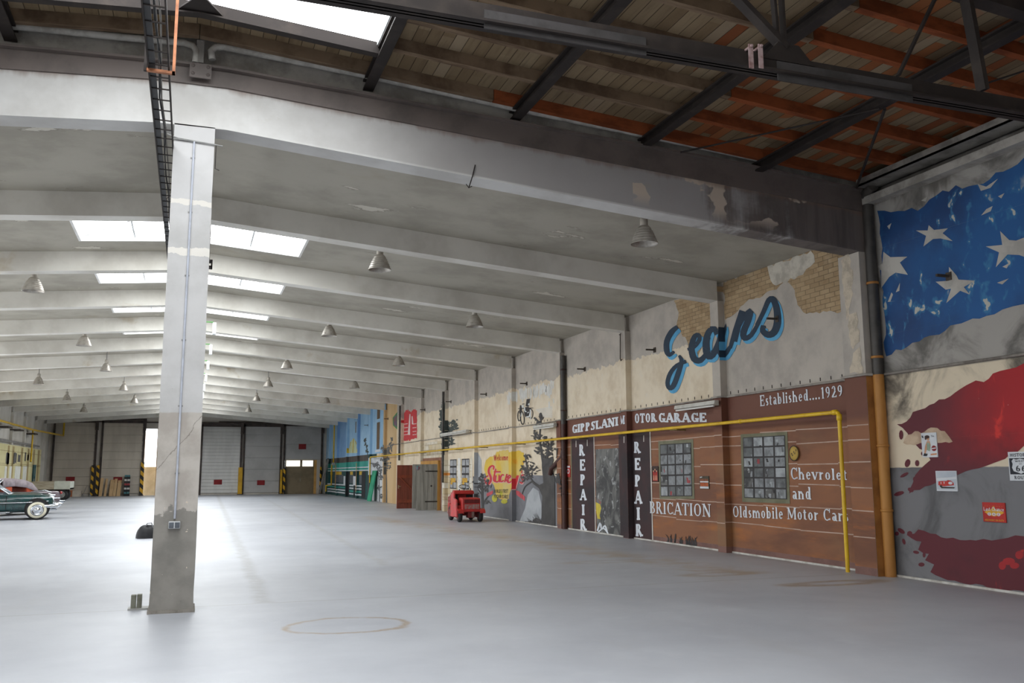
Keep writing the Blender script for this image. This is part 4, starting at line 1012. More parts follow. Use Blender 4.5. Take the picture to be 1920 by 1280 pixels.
# grass tufts painted at the foot, white ticks above the doors
mb = MB(); r = random.Random(11)
for (x0, x1, n) in ((1252, 1266, 10), (1276, 1290, 12), (1293, 1308, 11)):
    for i in range(n):
        x = r.uniform(x0, x1); yb_ = 1020+(x-1252)*.12; h = r.uniform(6, 22); ribbon(mb, [(x, yb_), (x+r.uniform(-2, 2), yb_-h*.6), (x+r.uniform(-5, 5), yb_-h)], [2.6, 1.8, .5], 4)
mb.build('painted_grass', dark_p, gm, fixn=False)
mb = MB()
for (x, y) in ((1081, 832), (1102, 830), (1171, 824), (1208, 822)): ribbon(mb, [(x, y-6), (x, y+6)], 1.3, 5)
mb.build('painted_hinge', edgew, gm, fixn=False)

# ------------------------------------------------------------------ hand-painted script sign, navy with a light blue shade
js = thing('script_sign', 'large navy brush-script word Jeans with light blue edge on the upper wall', 'painted sign', (XW, 15.5, 4.5))
Z = lambda pts: [(1180+a/4, 480+b/4) for a, b in pts]
strokes = [
 (Z([(365, 530), (320, 570), (285, 640), (285, 710), (305, 740), (340, 715)]), [9, 13, 13, 13, 10, 5]),
 (Z([(375, 745), (395, 790), (370, 880), (335, 970), (305, 990), (290, 950), (310, 880), (360, 820), (430, 790)]), [5, 10, 12, 12, 10, 10, 10, 9, 8]),
 (Z([(440, 700), (490, 680), (530, 625), (520, 590), (490, 610), (470, 690), (490, 770), (540, 780), (590, 720)]), [6, 9, 10, 9, 12, 14, 15, 13, 9]),
 (Z([(660, 590), (640, 545), (600, 570), (580, 650), (590, 740), (630, 740), (680, 640), (720, 520), (690, 640), (690, 720), (720, 735), (760, 680)]), [10, 12, 14, 16, 17, 14, 14, 10, 15, 16, 12, 8]),
 (Z([(760, 690), (800, 560), (850, 410), (830, 480), (790, 640)]), [8, 12, 12, 14, 14]),
 (Z([(800, 590), (850, 480), (910, 410), (900, 470), (860, 570), (870, 615), (920, 590), (980, 490)]), [8, 10, 12, 14, 15, 13, 10, 8]),
 (Z([(960, 520), (1010, 420), (1050, 330), (1085, 330), (1110, 400), (1115, 500), (1090, 570), (1045, 590), (1005, 560), (1010, 520)]), [9, 10, 12, 14, 15, 17, 16, 14, 13, 10]),
]
for s_, w in strokes: mb = MB(); ribbon(mb, s_, [q*.86 for q in w], 3, dxy=(4.2, 5.5)); mb.build('shade_stroke', sky_p, js, fixn=False)
for s_, w in strokes: mb = MB(); ribbon(mb, s_, [q*.84 for q in w], 4); mb.build('brush_stroke', navy, js, fixn=False)

# ------------------------------------------------------------------ roadside-shop painting with trees, further down
st_ = thing('shop_mural', 'painted yellow and grey roadside shop sign with red script between black trees', 'mural', (XW, 28, 1.5))
greyp = flat('grey mural paint', '#7a7b80', '#6d6e73', scale=1.2); lgrey = flat('light grey mural paint', '#a9adb1', '#9b9fa4')
A4 = lambda pts: [(900+a/11.64, 840+b/11.64) for a, b in pts]; B4 = lambda pts: [(800+a/4, 680+b/4) for a, b in pts]
yg2 = W(893, 960)[0]
mb = MB(); zz = W(1000, 889)[1]
paint(mb, [(yg1, .0), (yg1, zz-.05), W(990, 890), W(960, 888), W(935, 893), W(912, 886), (yg2-.05, 1.45), (yg2-.05, 0)], 1, greyp); mb.build('grey_ground', greyp, st_, fixn=False)
mb = MB(); paint(mb, P([(893, 848), (903, 862), (904, 925), (893, 925)]), 2); mb.build('pale_shape', lgrey, st_, fixn=False); mb = MB(); paint(mb, P(B4([(700, 1185), (740, 1090), (760, 990), (800, 935), (840, 960), (862, 1060), (865, 1160), (830, 1195)])), 2); mb.build('pale_shape', lgrey, st_, fixn=False)
def mat_splash():
    t = Mat('yellow spray paint', .7); n = t.noise(1.2, 5, .55, (1, 1, .5)); c = t.mix('#d3b23f', '#cdbb78', n.step(.4, .65)); c = t.mix(c, '#d99a2b', t.noise(1.6, 4, .5, off=(4, 4, 1)).step(.6, .7)*.7); t.base(c); return t.m
mb = MB(); paint(mb, jag(P([(908, 880), (912, 862), (925, 855), (932, 846), (948, 845), (960, 846), (970, 845), (982, 848), (985, 862), (980, 880), (975, 895), (968, 904), (962, 915), (955, 928), (945, 940), (936, 934), (930, 925), (926, 908), (915, 900)]), .05, .14, 4), 3); mb.build('yellow_splash', mat_splash(), st_, fixn=False)
mb = MB()
for (x, y, a, b) in ((928, 934, 5, 7), (946, 940, 6, 4), (940, 925, 3, 5)): disc(mb, x, y, a, b, 4)
mb.build('yellow_dab', flat('lemon dab', '#c2bd3c', '#b0ab3a'), st_, fixn=False)
redp = flat('red script paint', '#c9343c', '#b32a34'); pinkw = flat('pink edge paint', '#d9b0ac', '#cda39f')
sc = [(A4([(300, 470), (310, 400), (270, 385), (215, 430), (200, 520), (240, 620), (245, 710), (190, 780), (130, 740), (120, 650), (190, 600)]), [3, 4, 4, 4.5, 5, 5, 5, 5, 4, 3.5, 3]),
      (A4([(355, 450), (320, 600), (310, 700), (350, 730)]), [3, 4, 4, 3]), (A4([(310, 515), (460, 515)]), [3.5, 3]),
      (A4([(360, 590), (345, 700), (380, 735), (430, 690), (430, 580), (425, 700), (450, 735)]), [3, 3.5, 3, 3, 3.5, 3.5, 3]),
      (A4([(535, 590), (490, 580), (455, 660), (470, 730), (530, 700)]), [3, 3.5, 4, 3.5, 3]), (A4([(600, 560), (550, 740)]), [3.5, 3.5]), (A4([(660, 590), (575, 660), (630, 750)]), [3, 3, 3.5]),
      (A4([(610, 680), (680, 620), (650, 590), (620, 650), (640, 750), (720, 700)]), [3, 3, 3, 3.5, 4, 3]),
      (A4([(725, 620), (740, 680), (790, 690), (840, 590), (790, 760), (750, 870), (690, 880)]), [5, 6, 5, 5, 6, 7, 3]), (A4([(925, 490), (915, 545)]), [2.5, 2]),
      (A4([(990, 590), (940, 580), (910, 640), (950, 700), (920, 760), (875, 730)]), [3, 3.5, 3.5, 4, 4, 3])]
mb = MB()
for s_, w in sc: ribbon(mb, s_, [q*1.15 for q in w], 5, dxy=(.3, .9))
mb.build('script_edge', pinkw, st_, fixn=False)
mb = MB()
for s_, w in sc: ribbon(mb, s_, [q*.8 for q in w], 6)
mb.build('script_lettering', redp, st_, fixn=False)
mb = MB(); wall_text(mb, 'Welcome', (926.5, 863.5), (953.5, 862.5), 852.5, 6, conv=W, T=.16, t=.09, st=.06, sl=0, gap=.03); mb.build('lettering', redp, st_, fixn=False)
mb = MB(); wall_text(mb, "WORLD'S FIRST", (927, 923.8), (953.5, 923.5), 917.3, 6, conv=W, T=.16, t=.1, st=.05, sl=0); mb.build('lettering', dark_p, st_, fixn=False); mb = MB(); wall_text(mb, 'PECAN CARS', (927, 933.2), (953.5, 934), 926.8, 6, conv=W, T=.18, t=.11, st=.05, sl=0); mb.build('lettering', dark_p, st_, fixn=False)
mb = MB(); paint(mb, P(A4([(150, 990), (290, 920), (290, 990), (160, 1060)])), 5); paint(mb, P(A4([(795, 920), (860, 940), (990, 1060), (985, 1150), (800, 1010)])), 5); mb.build('ribbon_banner', flat('faded red banner', '#c4525a', '#ad454d'), st_, fixn=False)
# painted trees
treep = flat('charcoal tree paint', '#3f3d3d', '#4b4948')
def blob(mb, x, y, R_, n, layer, seed, sz=4, m=None, st=1):
    r = random.Random(seed)
    for i in range(n):
        a = r.uniform(0, 6.283); d = R_*r.random()**.6; disc(mb, x+math.cos(a)*d, y+math.sin(a)*d*st, sz*r.uniform(.35, 1), sz*r.uniform(.2, .5), layer+.1*(i % 5), m, 6, r.uniform(0, 3.1))
mb = MB()
paint(mb, P(B4([(862, 1225), (872, 1000), (845, 940), (800, 905), (790, 890), (850, 915), (880, 900), (868, 780), (870, 700), (905, 720), (950, 700), (955, 730), (940, 780), (965, 860), (968, 1245)])), 7)
for s_, w in ((B4([(880, 760), (860, 640), (850, 560), (860, 440), (850, 390)]), [5, 3.5, 2.5, 2, 1.2]), (B4([(905, 740), (910, 660), (920, 600)]), [4, 3, 2]), (B4([(860, 930), (800, 890), (770, 830), (750, 760), (745, 680)]), [4, 3, 2.2, 1.6, 1]), (B4([(790, 890), (740, 930), (720, 985)]), [2.4, 1.6, 1]), (B4([(860, 540), (815, 545)]), [2, 1]), (B4([(765, 810), (720, 800)]), [1.6, 1])): ribbon(mb, s_, w, 7)
for i, (x, y, q, n) in enumerate(B4([(0, 0)]) and [(845, 410, 35, 14), (820, 540, 32, 13), (860, 580, 40, 14), (910, 600, 45, 22), (850, 640, 40, 16), (930, 650, 40, 18), (760, 720, 35, 16), (745, 790, 42, 18), (815, 790, 40, 16), (770, 840, 36, 14), (840, 470, 25, 8), (735, 860, 25, 8), (890, 680, 40, 14)]):
    X_, Y_ = 800+x/4, 680+y/4; blob(mb, X_, Y_, q/4, n, 7, i, 4.2)
for i, (x, y, q, n) in enumerate([(790, 1195, 45, 16), (830, 1180, 30, 12)]): blob(mb, 800+x/4, 680+y/4, q/4, n, 7, 40+i, 4.5, None, .45)
r = random.Random(4)
for i in range(16):
    x = r.uniform(748, 862); h = r.uniform(25, 110)*(.4+.6*(x-748)/114); ribbon(mb, B4([(x, 1215), (x-h*.15+5, 1215-h*.6), (x-h*.3, 1215-h)]), [1.5, 1, .3], 7)
mb.build('painted_tree', treep, st_, fixn=False)
mb = MB()
ribbon(mb, B4([(425, 1110), (420, 1000), (418, 900), (405, 870)]), [5, 4, 3.5, 2], 7); ribbon(mb, B4([(420, 990), (380, 930), (372, 880)]), [3, 2, 1], 7); ribbon(mb, B4([(424, 1060), (455, 1010), (470, 1000)]), [3, 2, 1], 7); ribbon(mb, B4([(420, 960), (455, 920), (470, 880)]), [3, 2, 1], 7)
for i, (x, y, q, n) in enumerate([(380, 880, 30, 14), (410, 860, 30, 12), (440, 890, 35, 14), (460, 940, 30, 10), (375, 990, 22, 8), (465, 1040, 22, 9), (395, 930, 30, 10)]): blob(mb, 800+x/4, 680+y/4, q/4, n, 7, 20+i, 3.8)
mb.build('painted_tree', treep, st_, fixn=False)
mb = MB(); ribbon(mb, [(1046, 840-0), (1044, 858)], 2, 7); ribbon(mb, [(1060, 925), (1053, 905), (1046, 890)], [1, 2.5, 2], 7)
for i, (x, y) in enumerate(((1048, 890), (1052, 902), (1061, 905), (1046, 900), (1055, 915), (1061, 925))): blob(mb, x, y, 5, 8, 7, 60+i, 4)
mb.build('painted_tree', treep, st_, fixn=False)

# vintage motorcycle drawing and the white whitewash patch around it
mo = thing('motorcycle_drawing', 'black and white drawing of a vintage motorcycle on the cream wall', 'painted drawing', (XW, 28, 3.7))
C4 = lambda pts: [(955+a/19.7, 735+b/19.7) for a, b in pts]
mb = MB()
r = random.Random(2)
for i in range(90):
    x = 948+90*r.random(); y = 738-(x-948)*.27+r.uniform(-2, 9)+(0 if r.random() < .75 else r.uniform(0, 50)*(x > 1022)); ribbon(mb, [(x, y), (x+r.uniform(-1, 1), y+r.uniform(8, 18))], r.uniform(1.2, 3.6), 1)
for i in range(10): ribbon(mb, [(1005+i*1.5, 768+i*1.5), (1036, 762+i*2.2)], 1.0, 1)
mb.build('whitewash', flat('whitewash strokes', '#d5d4cf', '#c6c4be'), mo, fixn=False)
mb = MB()
def ring(pts_c, rx, ry, w, m=None, rot=0):
    x, y = pts_c; ribbon(mb, [(x+rx*math.cos(t)*math.cos(rot)-ry*math.sin(t)*math.sin(rot), y+rx*math.cos(t)*math.sin(rot)+ry*math.sin(t)*math.cos(rot)) for t in [2*math.pi*i/14 for i in range(15)]], w, 4, m, smooth=1)
ring(C4([(485, 950)])[0], 3.6, 12.5, 1.6, None, -.1); ring(C4([(375, 880)])[0], 2.8, 9.5, 1.5); ring(C4([(800, 800)])[0], 4, 9, 1.0)
for pts in ([(560, 560), (700, 540), (780, 600), (740, 880), (640, 920), (560, 760)], [(400, 480), (450, 480), (460, 640), (430, 770), (370, 760)]): paint(mb, P(C4(pts)), 3)
for pts, w in (([(430, 480), (440, 600), (420, 750), (380, 760)], [2.5, 3.5, 4, 2]), ([(650, 260), (780, 240), (720, 540), (610, 520)], None), ([(540, 660), (640, 720), (720, 700), (700, 860), (600, 880)], None), ([(330, 610), (560, 600), (900, 580)], [1, 1.6, 1]), ([(560, 580), (600, 880), (740, 900), (800, 600)], [1.2, 1.5, 1.5, 1.2]), ([(480, 440), (570, 430)], [1, 1.5])):
    if w is None: paint(mb, P(C4(pts)), 3)
    else: ribbon(mb, C4(pts), w, 4)
mb.build('ink_drawing', dark_p, mo, fixn=False)
mb = MB()
for pts, w in (([(720, 470), (760, 420)], [3, 3]), ([(580, 560), (590, 690), (650, 720)], [2, 2, 2]), ([(640, 910), (760, 880), (800, 640)], [2, 2.4, 2]), ([(500, 480), (520, 560)], [4, 4]), ([(440, 900), (480, 760)], [1.5, 1.5]), ([(700, 740), (720, 760)], [3, 3]), ([(790, 640), (800, 1000)], [2, 1.4])): ribbon(mb, C4(pts), w, 5)
mb.build('white_highlight', flat('white highlight', '#d9dcdb', '#cfd2d1'), mo, fixn=False)

# dark foliage painted around the thin downpipe, and further trees
def tree_thing(name, label, cl, strokes_, seed, m=treep, sz=3.4):
    t = thing(name, label, 'painted tree', (XW, W(cl[0][0], 880)[0], 2)); mb = MB()
    for s_, w in strokes_: ribbon(mb, s_, w, 4)
    for i, (x, y, q, n) in enumerate(cl): blob(mb, x, y, q, n, 4, seed+i, sz, None, 1.5)
    mb.build('painted_foliage', m, t, fixn=False); return t
greeng = flat('dark grey-green paint', '#3c4340', '#4d5350')
tree_thing('painted_tree', 'tall dark painted tree wrapped around the thin black downpipe above the barn doors', [(833, 765, 6, 16), (832, 785, 7, 40), (836, 800, 8, 30), (838, 818, 8, 28), (836, 835, 7, 22), (829, 800, 5, 20), (830, 775, 5, 20), (842, 810, 6, 24), (833, 845, 5, 20), (848, 798, 6, 14), (853, 790, 5, 10), (856, 800, 4, 8), (846, 828, 5, 12), (832, 815, 6, 14)], [([(836, 850), (836, 800), (833, 760)], [7, 6, 3])], 70, greeng, 5)
tree_thing('painted_tree', 'grey painted tree with a slim trunk left of the brown barn door', [(719, 838, 4, 12), (722, 850, 6, 18), (730, 846, 6, 16), (734, 835, 4, 10), (720, 862, 6, 20), (728, 868, 7, 20), (724, 878, 5, 12), (735, 822, 2.5, 6)], [([(725, 942), (725, 900), (723, 870), (730, 845), (735, 820)], [2.5, 1.6, 1.6, 1, .6])], 90, flat('grey tree paint', '#5c5c5b', '#6b6b69'), 3.2)
# red painted advertising square and coloured hexagon
rs = thing('red_mural', 'worn red painted advertising square with a white bottle on the upper wall', 'painted sign', (XW, 44, 4)); mb = MB()
paint(mb, jag(P([(756.5, 776), (762, 768), (770, 772), (775, 767), (782, 768), (782, 822), (772, 824), (764, 826), (756.5, 826)]), .06, .12, 3), 2); mb.build('red_ground', flat('worn red paint', '#c23337', '#b83c40', scale=3), rs, fixn=False)
mb = MB(); ribbon(mb, [(769, 776), (768, 795), (767, 815)], [2, 3, 4.5], 3); ribbon(mb, [(773, 780), (774, 795)], [2, 3], 3)
for y in (795, 802, 809, 815): ribbon(mb, [(758, y), (765, y-1)], 1.2, 3); ribbon(mb, [(774, y), (781, y-1)], 1.2, 3)
mb.build('white_lettering', flat('pinkish white', '#d9c7c4', '#cdb5b2'), rs, fixn=False)
hx = thing('hexagon_drawing', 'small green and purple painted hexagon high on the tan wall panel', 'painted drawing', (XW, 48.5, 4.3)); mb = MB()
paint(mb, P([(736.5, 783), (745, 772), (745, 805), (737, 797)]), 2); mb.build('ground', flat('green edge', '#4c8a55', '#3f7a4b'), hx, fixn=False); mb = MB(); paint(mb, P([(738, 784), (744.5, 777), (744.5, 800), (738.5, 796)]), 3); mb.build('ground', flat('purple ground', '#6b5670', '#7d5f4c', scale=5), hx, fixn=False)

# whitewashed stone house painted around the barn doors
hm = thing('stone_house_mural', 'painted white and cream stone house front beside the grey barn door', 'mural', (XW, 37, 1.4))
stonem = mat_brick('painted stone blocks', '#d8d3c6', '#c4b391', '#9a8a6c', .62, .24)
mb = MB(); ya = W(893, 960)[0]; paint(mb, rect(ya+.05, 0, W(802, 900)[0], 2.15), 1); paint(mb, rect(W(832, 850)[0], 2.15, W(794, 850)[0], 3.0), 1); mb.build('stonework', stonem, hm, fixn=False)
for xs in ((826, 831), (858.5, 863.5), (884, 889)):
    mb = MB(); paint(mb, rect(W(xs[1], 900)[0], .05, W(xs[0], 900)[0], 2.2), 2); mb.build('white_quoin', flat('whitewashed quoin', '#dcdad4', '#cbc8c0', scale=5), hm, fixn=False)
for xs in ((844, 856.5), (866, 880)):
    a, b = W(xs[0], 890)[0], W(xs[1], 890)[0]; z0, z1 = W(850, 916)[1], W(850, 861)[1]
    mb = MB(); paint(mb, rect(b, z0, a, z1), 2); mb.build('painted_window', dark_p, hm, fixn=False); mb = MB()
    for i in range(2):
        for j in range(4):
            w = (a-b)/2; h = (z1-z0)/4; paint(mb, rect(b+w*i+.04, z0+h*j+.04, b+w*(i+1)-.04, z0+h*(j+1)-.04), 3)
    mb.build('painted_pane', flat('pale pane', '#a3a5a8', '#84868a', scale=5), hm, fixn=False)
    mb = MB()
    for i in range(7): disc(mb, xs[0]+3+(i % 3)*3, 898+(i//3)*4, 2, 2.4, 4)
    mb.build('painted_flower', flat('yellow flower paint', '#cfa53a', '#b98a2d', scale=7), hm, fixn=False)
mb = MB(); paint(mb, rect(W(844, 888)[0], W(838, 891)[1], W(833, 888)[0], W(838, 886)[1]), 3); mb.build('orange_block', flat('orange block', '#d08a3c', '#bd7b33'), hm, fixn=False)
mb = MB(); pts = P([(840.5, 963), (840.5, 932), (844, 928), (848, 925.5), (851, 929), (853, 935), (853, 964)]); paint(mb, pts, 3); mb.build('brick_arch', mat_brick('painted red bricks', '#9c4a4c', '#8a3d42', '#c9a09a', .5, .13), hm, fixn=False)

# ------------------------------------------------------------------ art-deco diner painting at the far end
dm = thing('diner_mural', 'light blue and teal diner facade painted at the far end of the right wall', 'mural', (XW, 62, 3))
def D(x0, x1, ya, yb, layer, m, name=None):       # band between two image columns, heights measured at column 700
    a, b = W(x0, 880)[0], W(x1, 880)[0]; z0, z1 = W(700, yb)[1], W(700, ya)[1]
    mb = MB(); paint(mb, rect(b, max(z0, .0), a, z1), layer); return mb.build(name or 'facade_band', m, dm, fixn=False)
lb = flat('light blue facade', '#9fc3df', '#8db4d4', scale=.8); lb2 = flat('mid blue facade', '#7fa6cf', '#6f97c4', scale=.8); teal = flat('teal band', '#3f9c8e', '#2f8a80', scale=1); dteal = flat('dark teal shade', '#1d4c4c', '#163b3d', scale=1)
palep = flat('pale facade', '#d3d6da', '#c2c6cc'); blackp = flat('black facade', '#17191c', '#222528'); yel = flat('ochre yellow', '#c9a63c', '#b8942f'); tanp = flat('tan window paint', '#6e5840', '#5f4a36'); brn = flat('brown shade band', '#4a423e', '#5c544e')
za = W(700, 851)[1]
mb = MB(); paint(mb, rect(W(722, 880)[0], za, YE-.02, zs(XW)-.02), 1); mb.build('facade_band', lb, dm, fixn=False)
mb = MB(); paint(mb, rect(W(706, 880)[0], 0, YE-.02, za), 1); mb.build('facade_band', dteal, dm, fixn=False)
D(694, 720, 858, 941, 2, palep)
D(632, 648, 760, 850, 2, lb2)
for x in (673, 650, 640): D(x-2, x+1.5, 740, 850, 3, lb2)
for x0, x1, ya, yb in ((705.5, 711, 745, 788), (705.5, 711, 794, 843), (665, 666.5, 780, 803)): D(x0, x1, ya, yb, 3, tanp)
D(703, 713, 844, 848, 3, palep)
D(620, 690, 851, 863, 2, brn); D(618, 695, 863, 874, 3, teal); D(618, 693, 874, 876, 3, palep); D(618, 692, 876.5, 880, 3, teal); D(618, 692, 880, 882, 4, palep)
for x0, x1 in ((620, 624), (634, 641), (657, 662), (674, 680)): D(x0, x1, 883, 890, 4, yel)
for x0, x1 in ((633, 644), (656, 664), (674, 679)): D(x0, x1, 890, 908, 4, flat('dim facade glass', '#5a5f66', '#45494f', scale=4))
for x0, x1 in ((653, 656), (679, 686), (664, 667)): D(x0, x1, 884, 936, 5, blackp)
for x0, x1 in ((645, 652), (663, 668)): D(x0, x1, 893, 912, 5, palep)
for y in (911, 917, 923, 929): D(618, 652, y, y+3, 4, palep if y != 917 else teal); D(656, 679, y, y+3, 4, palep if y != 923 else teal)
for x in (629, 649, 669, 672): D(x, x+1.3, 866, 925, 6, flat('tan facade post', '#b18a55', '#9b7746'))
D(693, 699, 890, 940, 3, flat('dark grey doorway', '#4c4a4c', '#3c3a3c'))
mb = MB()
for pts in ([(652, 849), (655, 842), (659, 826), (664, 821), (668, 828), (670, 843), (672, 849)],): paint(mb, P(pts), 4)
mb.build('fan_crest', flat('cream crest', '#c4cba6', '#aeb78f'), dm, fixn=False); mb = MB()
for a, b in (((653, 848), (658, 828)), ((662, 848), (663, 822)), ((671, 848), (667, 827))): ribbon(mb, [a, b], 1.4, 5)
paint(mb, P([(650, 849), (653, 840), (655, 849)]), 5); paint(mb, P([(669, 847), (672, 840), (674, 847)]), 5); mb.build('fan_crest', flat('yellow crest', '#cbb43c', '#a98f2d'), dm, fixn=False)
tree_thing('painted_tree', 'small dark painted palm frond on the blue diner facade', [(685, 824, 3, 10), (687, 835, 3, 12), (689, 845, 2.5, 8)], [([(690, 856), (688, 840), (684, 822)], [1.4, 1.2, .5])], 120, greeng, 2.6)
tree_thing('painted_tree', 'dark painted shrub between the diner facade and the grey painted tree', [(702, 870, 4, 14), (708, 872, 4, 14), (714, 880, 4, 16), (716, 895, 3, 12), (712, 915, 4, 12), (716, 930, 3, 10), (712, 888, 4, 14)], [([(712, 940), (711, 900), (706, 868)], [2, 1.6, 1])], 130, flat('grey shrub paint', '#5b5d60', '#6a6c6f'), 3)
# green board leaning by the facade
gb = thing('green_board', 'tall narrow green board standing against the wall left of the painted shrub', 'board', (XW-.2, W(705, 940)[0], 0))
a, b = W(701, 941)[0], W(708, 941)[0]; zt = W(705, 882)[1]
mb = MB(); mb.hexa([(XW-.42, b, 0), (XW-.36, b, 0), (XW-.36, a, 0), (XW-.42, a, 0), (XW-.12, b, zt), (XW-.06, b, zt), (XW-.06, a, zt), (XW-.12, a, zt)]); mb.build('panel', flat('bright green board', '#2f9a76', '#278a69'), gb)

# ------------------------------------------------------------------ yellow gas pipe
yp = M('yellow gas pipe paint', '#e0b81c', '#cfa414', 3, .4)
gp = thing('gas_pipe', 'long yellow gas pipe along the right wall, dropping to the floor by the corner', 'pipe', (XP-.12, 12.35, 0))
X = XP-.13; yA = onX(1573, 772, X).y; yB = onX(694, 858, X).y; zg = 2.575
mb = MB(); mb.tube([(X, yA, 0), (X, yA, zg-.06), (X, yA+.02, zg-.02), (X, yA+.06, zg), (X, yB-.05, zg-.02), (X, yB, zg-.05), (X, yB, 1.05)], .034, n=10); mb.build('pipe', yp, gp)
mb = MB(); mb.lathe([(.034, -.05), (.045, -.045), (.045, .05), (.034, .055)], (X, yA, zg-.09), None, 12)
mb.lathe([(.034, -.05), (.045, -.045), (.045, .05), (.034, .055)], (X, yA+.1, zg), None, 12, 'y'); mb.lathe([(.034, -.04), (.042, -.035), (.042, .04), (.034, .045)], (X, 15.05, zg), None, 12, 'y'); mb.build('coupling', yp, gp)
mb = MB()
for px in (1285, 1100, 985, 915, 868, 800, 760):
    y = onX(px, 800, XW).y; mb.box(X-.015, XW+.0, y-.02, y+.02, zg-.06, zg-.034); mb.box(X-.03, X+.03, y-.16, y+.16, zg-.055, zg-.04)
mb.build('bracket', M('olive pipe bracket', '#7a6a26', '#655720', 4, .6), gp)
g2 = thing('gas_pipe', 'yellow gas riser pipe in front of the blue diner facade near the end wall', 'pipe', (XP-.1, 70, 0))
y1_ = onX(627, 800, X).y; y2_ = onX(622, 880, X).y
mb = MB(); mb.tube([(X, y1_, zs(XW)-.3), (X, y1_, 2.3), (X, y2_, 2.25), (X, y2_, .75), (X-.25, y2_+1.0, .7), (X-.25, y2_+1.0, .25)], .05, n=8); mb.build('pipe', yp, g2)
mb = MB(); mb.box(X-.1, X+.1, y1_-.1, y1_+.1, 2.2, 2.4); mb.build('valve', greymetal, g2)

# ------------------------------------------------------------------ downpipes
def downpipe(label, x, y, r, segs, extra=None):
    t = thing('downpipe', label, 'pipe', (x, y, 0))
    for z0, z1, m in segs:
        mb = MB(); mb.tube([(x, y, z0), (x, y, z1)], r, n=14); mb.build('pipe', m, t)
    mb = MB()
    for z in (1.0, 2.0, 3.4, 4.6):
        if segs[0][0] < z < segs[-1][1]: mb.lathe([(r, -.02), (r+.012, -.018), (r+.012, .018), (r, .02)], (x, y, z), None, 14)
    mb.build('collar', extra or segs[0][2], t); return t
dk = M('dark tarred pipe', '#3a3734', '#4a4642', 3, .5); wd = M('pipe painted like timber', '#b9823f', '#9c6830', 1.2, .6, stretch=(1, 1, .4)); mar = M('pipe painted maroon', '#4a2a24', '#3a201d', 2, .6)
y = onX(1659, 900, XW-.11).y
t = downpipe('fat corner downpipe, black above and painted like timber below the ledge', XW-.11, y, .085, [(0, 3.12, wd), (3.12, 5.9, dk)], wd)
mb = MB(); mb.tube([(XW-.11, y, 5.88), (XW-.11, y, 6.0), (XW-.14, y-.03, 6.08), (XW-.2, y-.25, 6.14)], .09, n=12); mb.build('elbow', dk, t)
mb = MB(); mb.box(XW-.4, XW-.05, YN+.1, y-.1, 6.14, 6.17); mb.box(XW-.4, XW-.38, YN+.1, y-.1, 6.14, 6.26); mb.box(XW-.07, XW-.05, YN+.1, y-.1, 6.14, 6.26); o = mb.build('gutter', M('weathered zinc gutter', '#8d8982', '#6b6762', 3, .6)); tag(o, 'weathered zinc box gutter along the top of the flag wall', 'gutter')
y = beam_y(3)-.12
t = downpipe('dark downpipe beside the garage painting, maroon where it crosses the painted planks', XW-.1, y, .075, [(0, 3.0, mar), (3.0, zb(XW)-.1, dk)], mar)
mb = MB(); yy_ = y+.05; mb.tube([(XW-.1, yy_, 2.25), (XW-.1, yy_+.1, 2.05), (XW-.1, yy_+.95, 1.72), (XW-.1, yy_+1.05, 1.55)], .07, n=12); mb.build('branch', mar, t)
for k, nm in ((6, 'thin black downpipe running through the dark painted tree above the barn doors'), (8, 'thin black downpipe left of the red painted advertising square')):
    downpipe(nm, XP-.05, beam_y(k)+.12, .05, [(2.25 if k == 8 else 1.2, zb(XW)-.05, dk)])

# ------------------------------------------------------------------ fluorescent battens, wall brackets
lw = M('weathered light housing', '#c9c7c0', '#b3b0a8', 3, .5)
def batten(label, p0, p1, parent=None):
    a, b = W(*p0), W(*p1); z = a[1]; xx = XP-.12
    t = thing('light_fitting', label, 'lamp', (xx, b[0], z), 'fluorescent fittings on the right wall')
    mb = MB(); mb.hexa([(xx-.05, b[0], z-.03), (xx+.07, b[0], z-.06), (xx+.07, a[0], z-.06), (xx-.05, a[0], z-.03), (xx-.03, b[0], z+.05), (xx+.07, b[0], z+.05), (xx+.07, a[0], z+.05), (xx-.03, a[0], z+.05)]); mb.build('housing', lw, t, bevel=.01)
    mb = MB(); mb.tube([(xx-.02, b[0]+.05, z-.065), (xx-.02, a[0]-.05, z-.065)], .018, n=8); mb.build('tube', M('unlit tube', '#e0e0dc', '#d4d4d0', 2, .3), t)
    mb = MB(); 
    for y in (b[0]+.3, a[0]-.3): mb.box(xx+.06, XW, y-.02, y+.02, z+.02, z+.045)
    mb.build('bracket', greymetal, t)
batten('grey-white fluorescent fitting over the painted garage lettering', (1287, 765), (1364, 757))
batten('grey-white fluorescent fitting left of the dark downpipe', (1016, 801), (1056, 797))
batten('grey-white fluorescent fitting over the painted stone house', (838, 815), (888, 810))
irn = M('rusty dark iron', '#4a4038', '#3a322c', 8, .8)
IB = [((1228, 656), 'left of the script sign'), ((1458, 598), 'on the last letter of the script sign'), ((1097, 692), 'above the left end of the garage lettering'), ((988, 719), 'beside the motorcycle drawing'), ((912, 739), 'above the yellow and grey shop painting'), ((846, 753), 'right of the black downpipe foliage'), ((797, 768), 'above the barn doors'), ((1780, 518), 'in the lower star of the flag'), ((728, 785), 'on the tan wall panel'), ((690, 797), 'on the blue diner facade')]
for p, nm in IB:
    y, z = W(*p); mb = MB(); mb.box(XW-.24, XW, y-.018, y+.018, z-.016, z+.02); mb.box(XW-.02, XW, y-.05, y+.05, z-.06, z+.06)
    o = mb.build('wall_bracket', irn); tag(o, 'short rusty iron bracket sticking out '+nm, 'bracket', 'iron brackets on the right wall')
o = thing('light_switch_chain', 'thin rusty chain hook hanging at the pilaster left of the script sign', 'hook', (XP-.05, beam_y(2)+.1, 4.4))
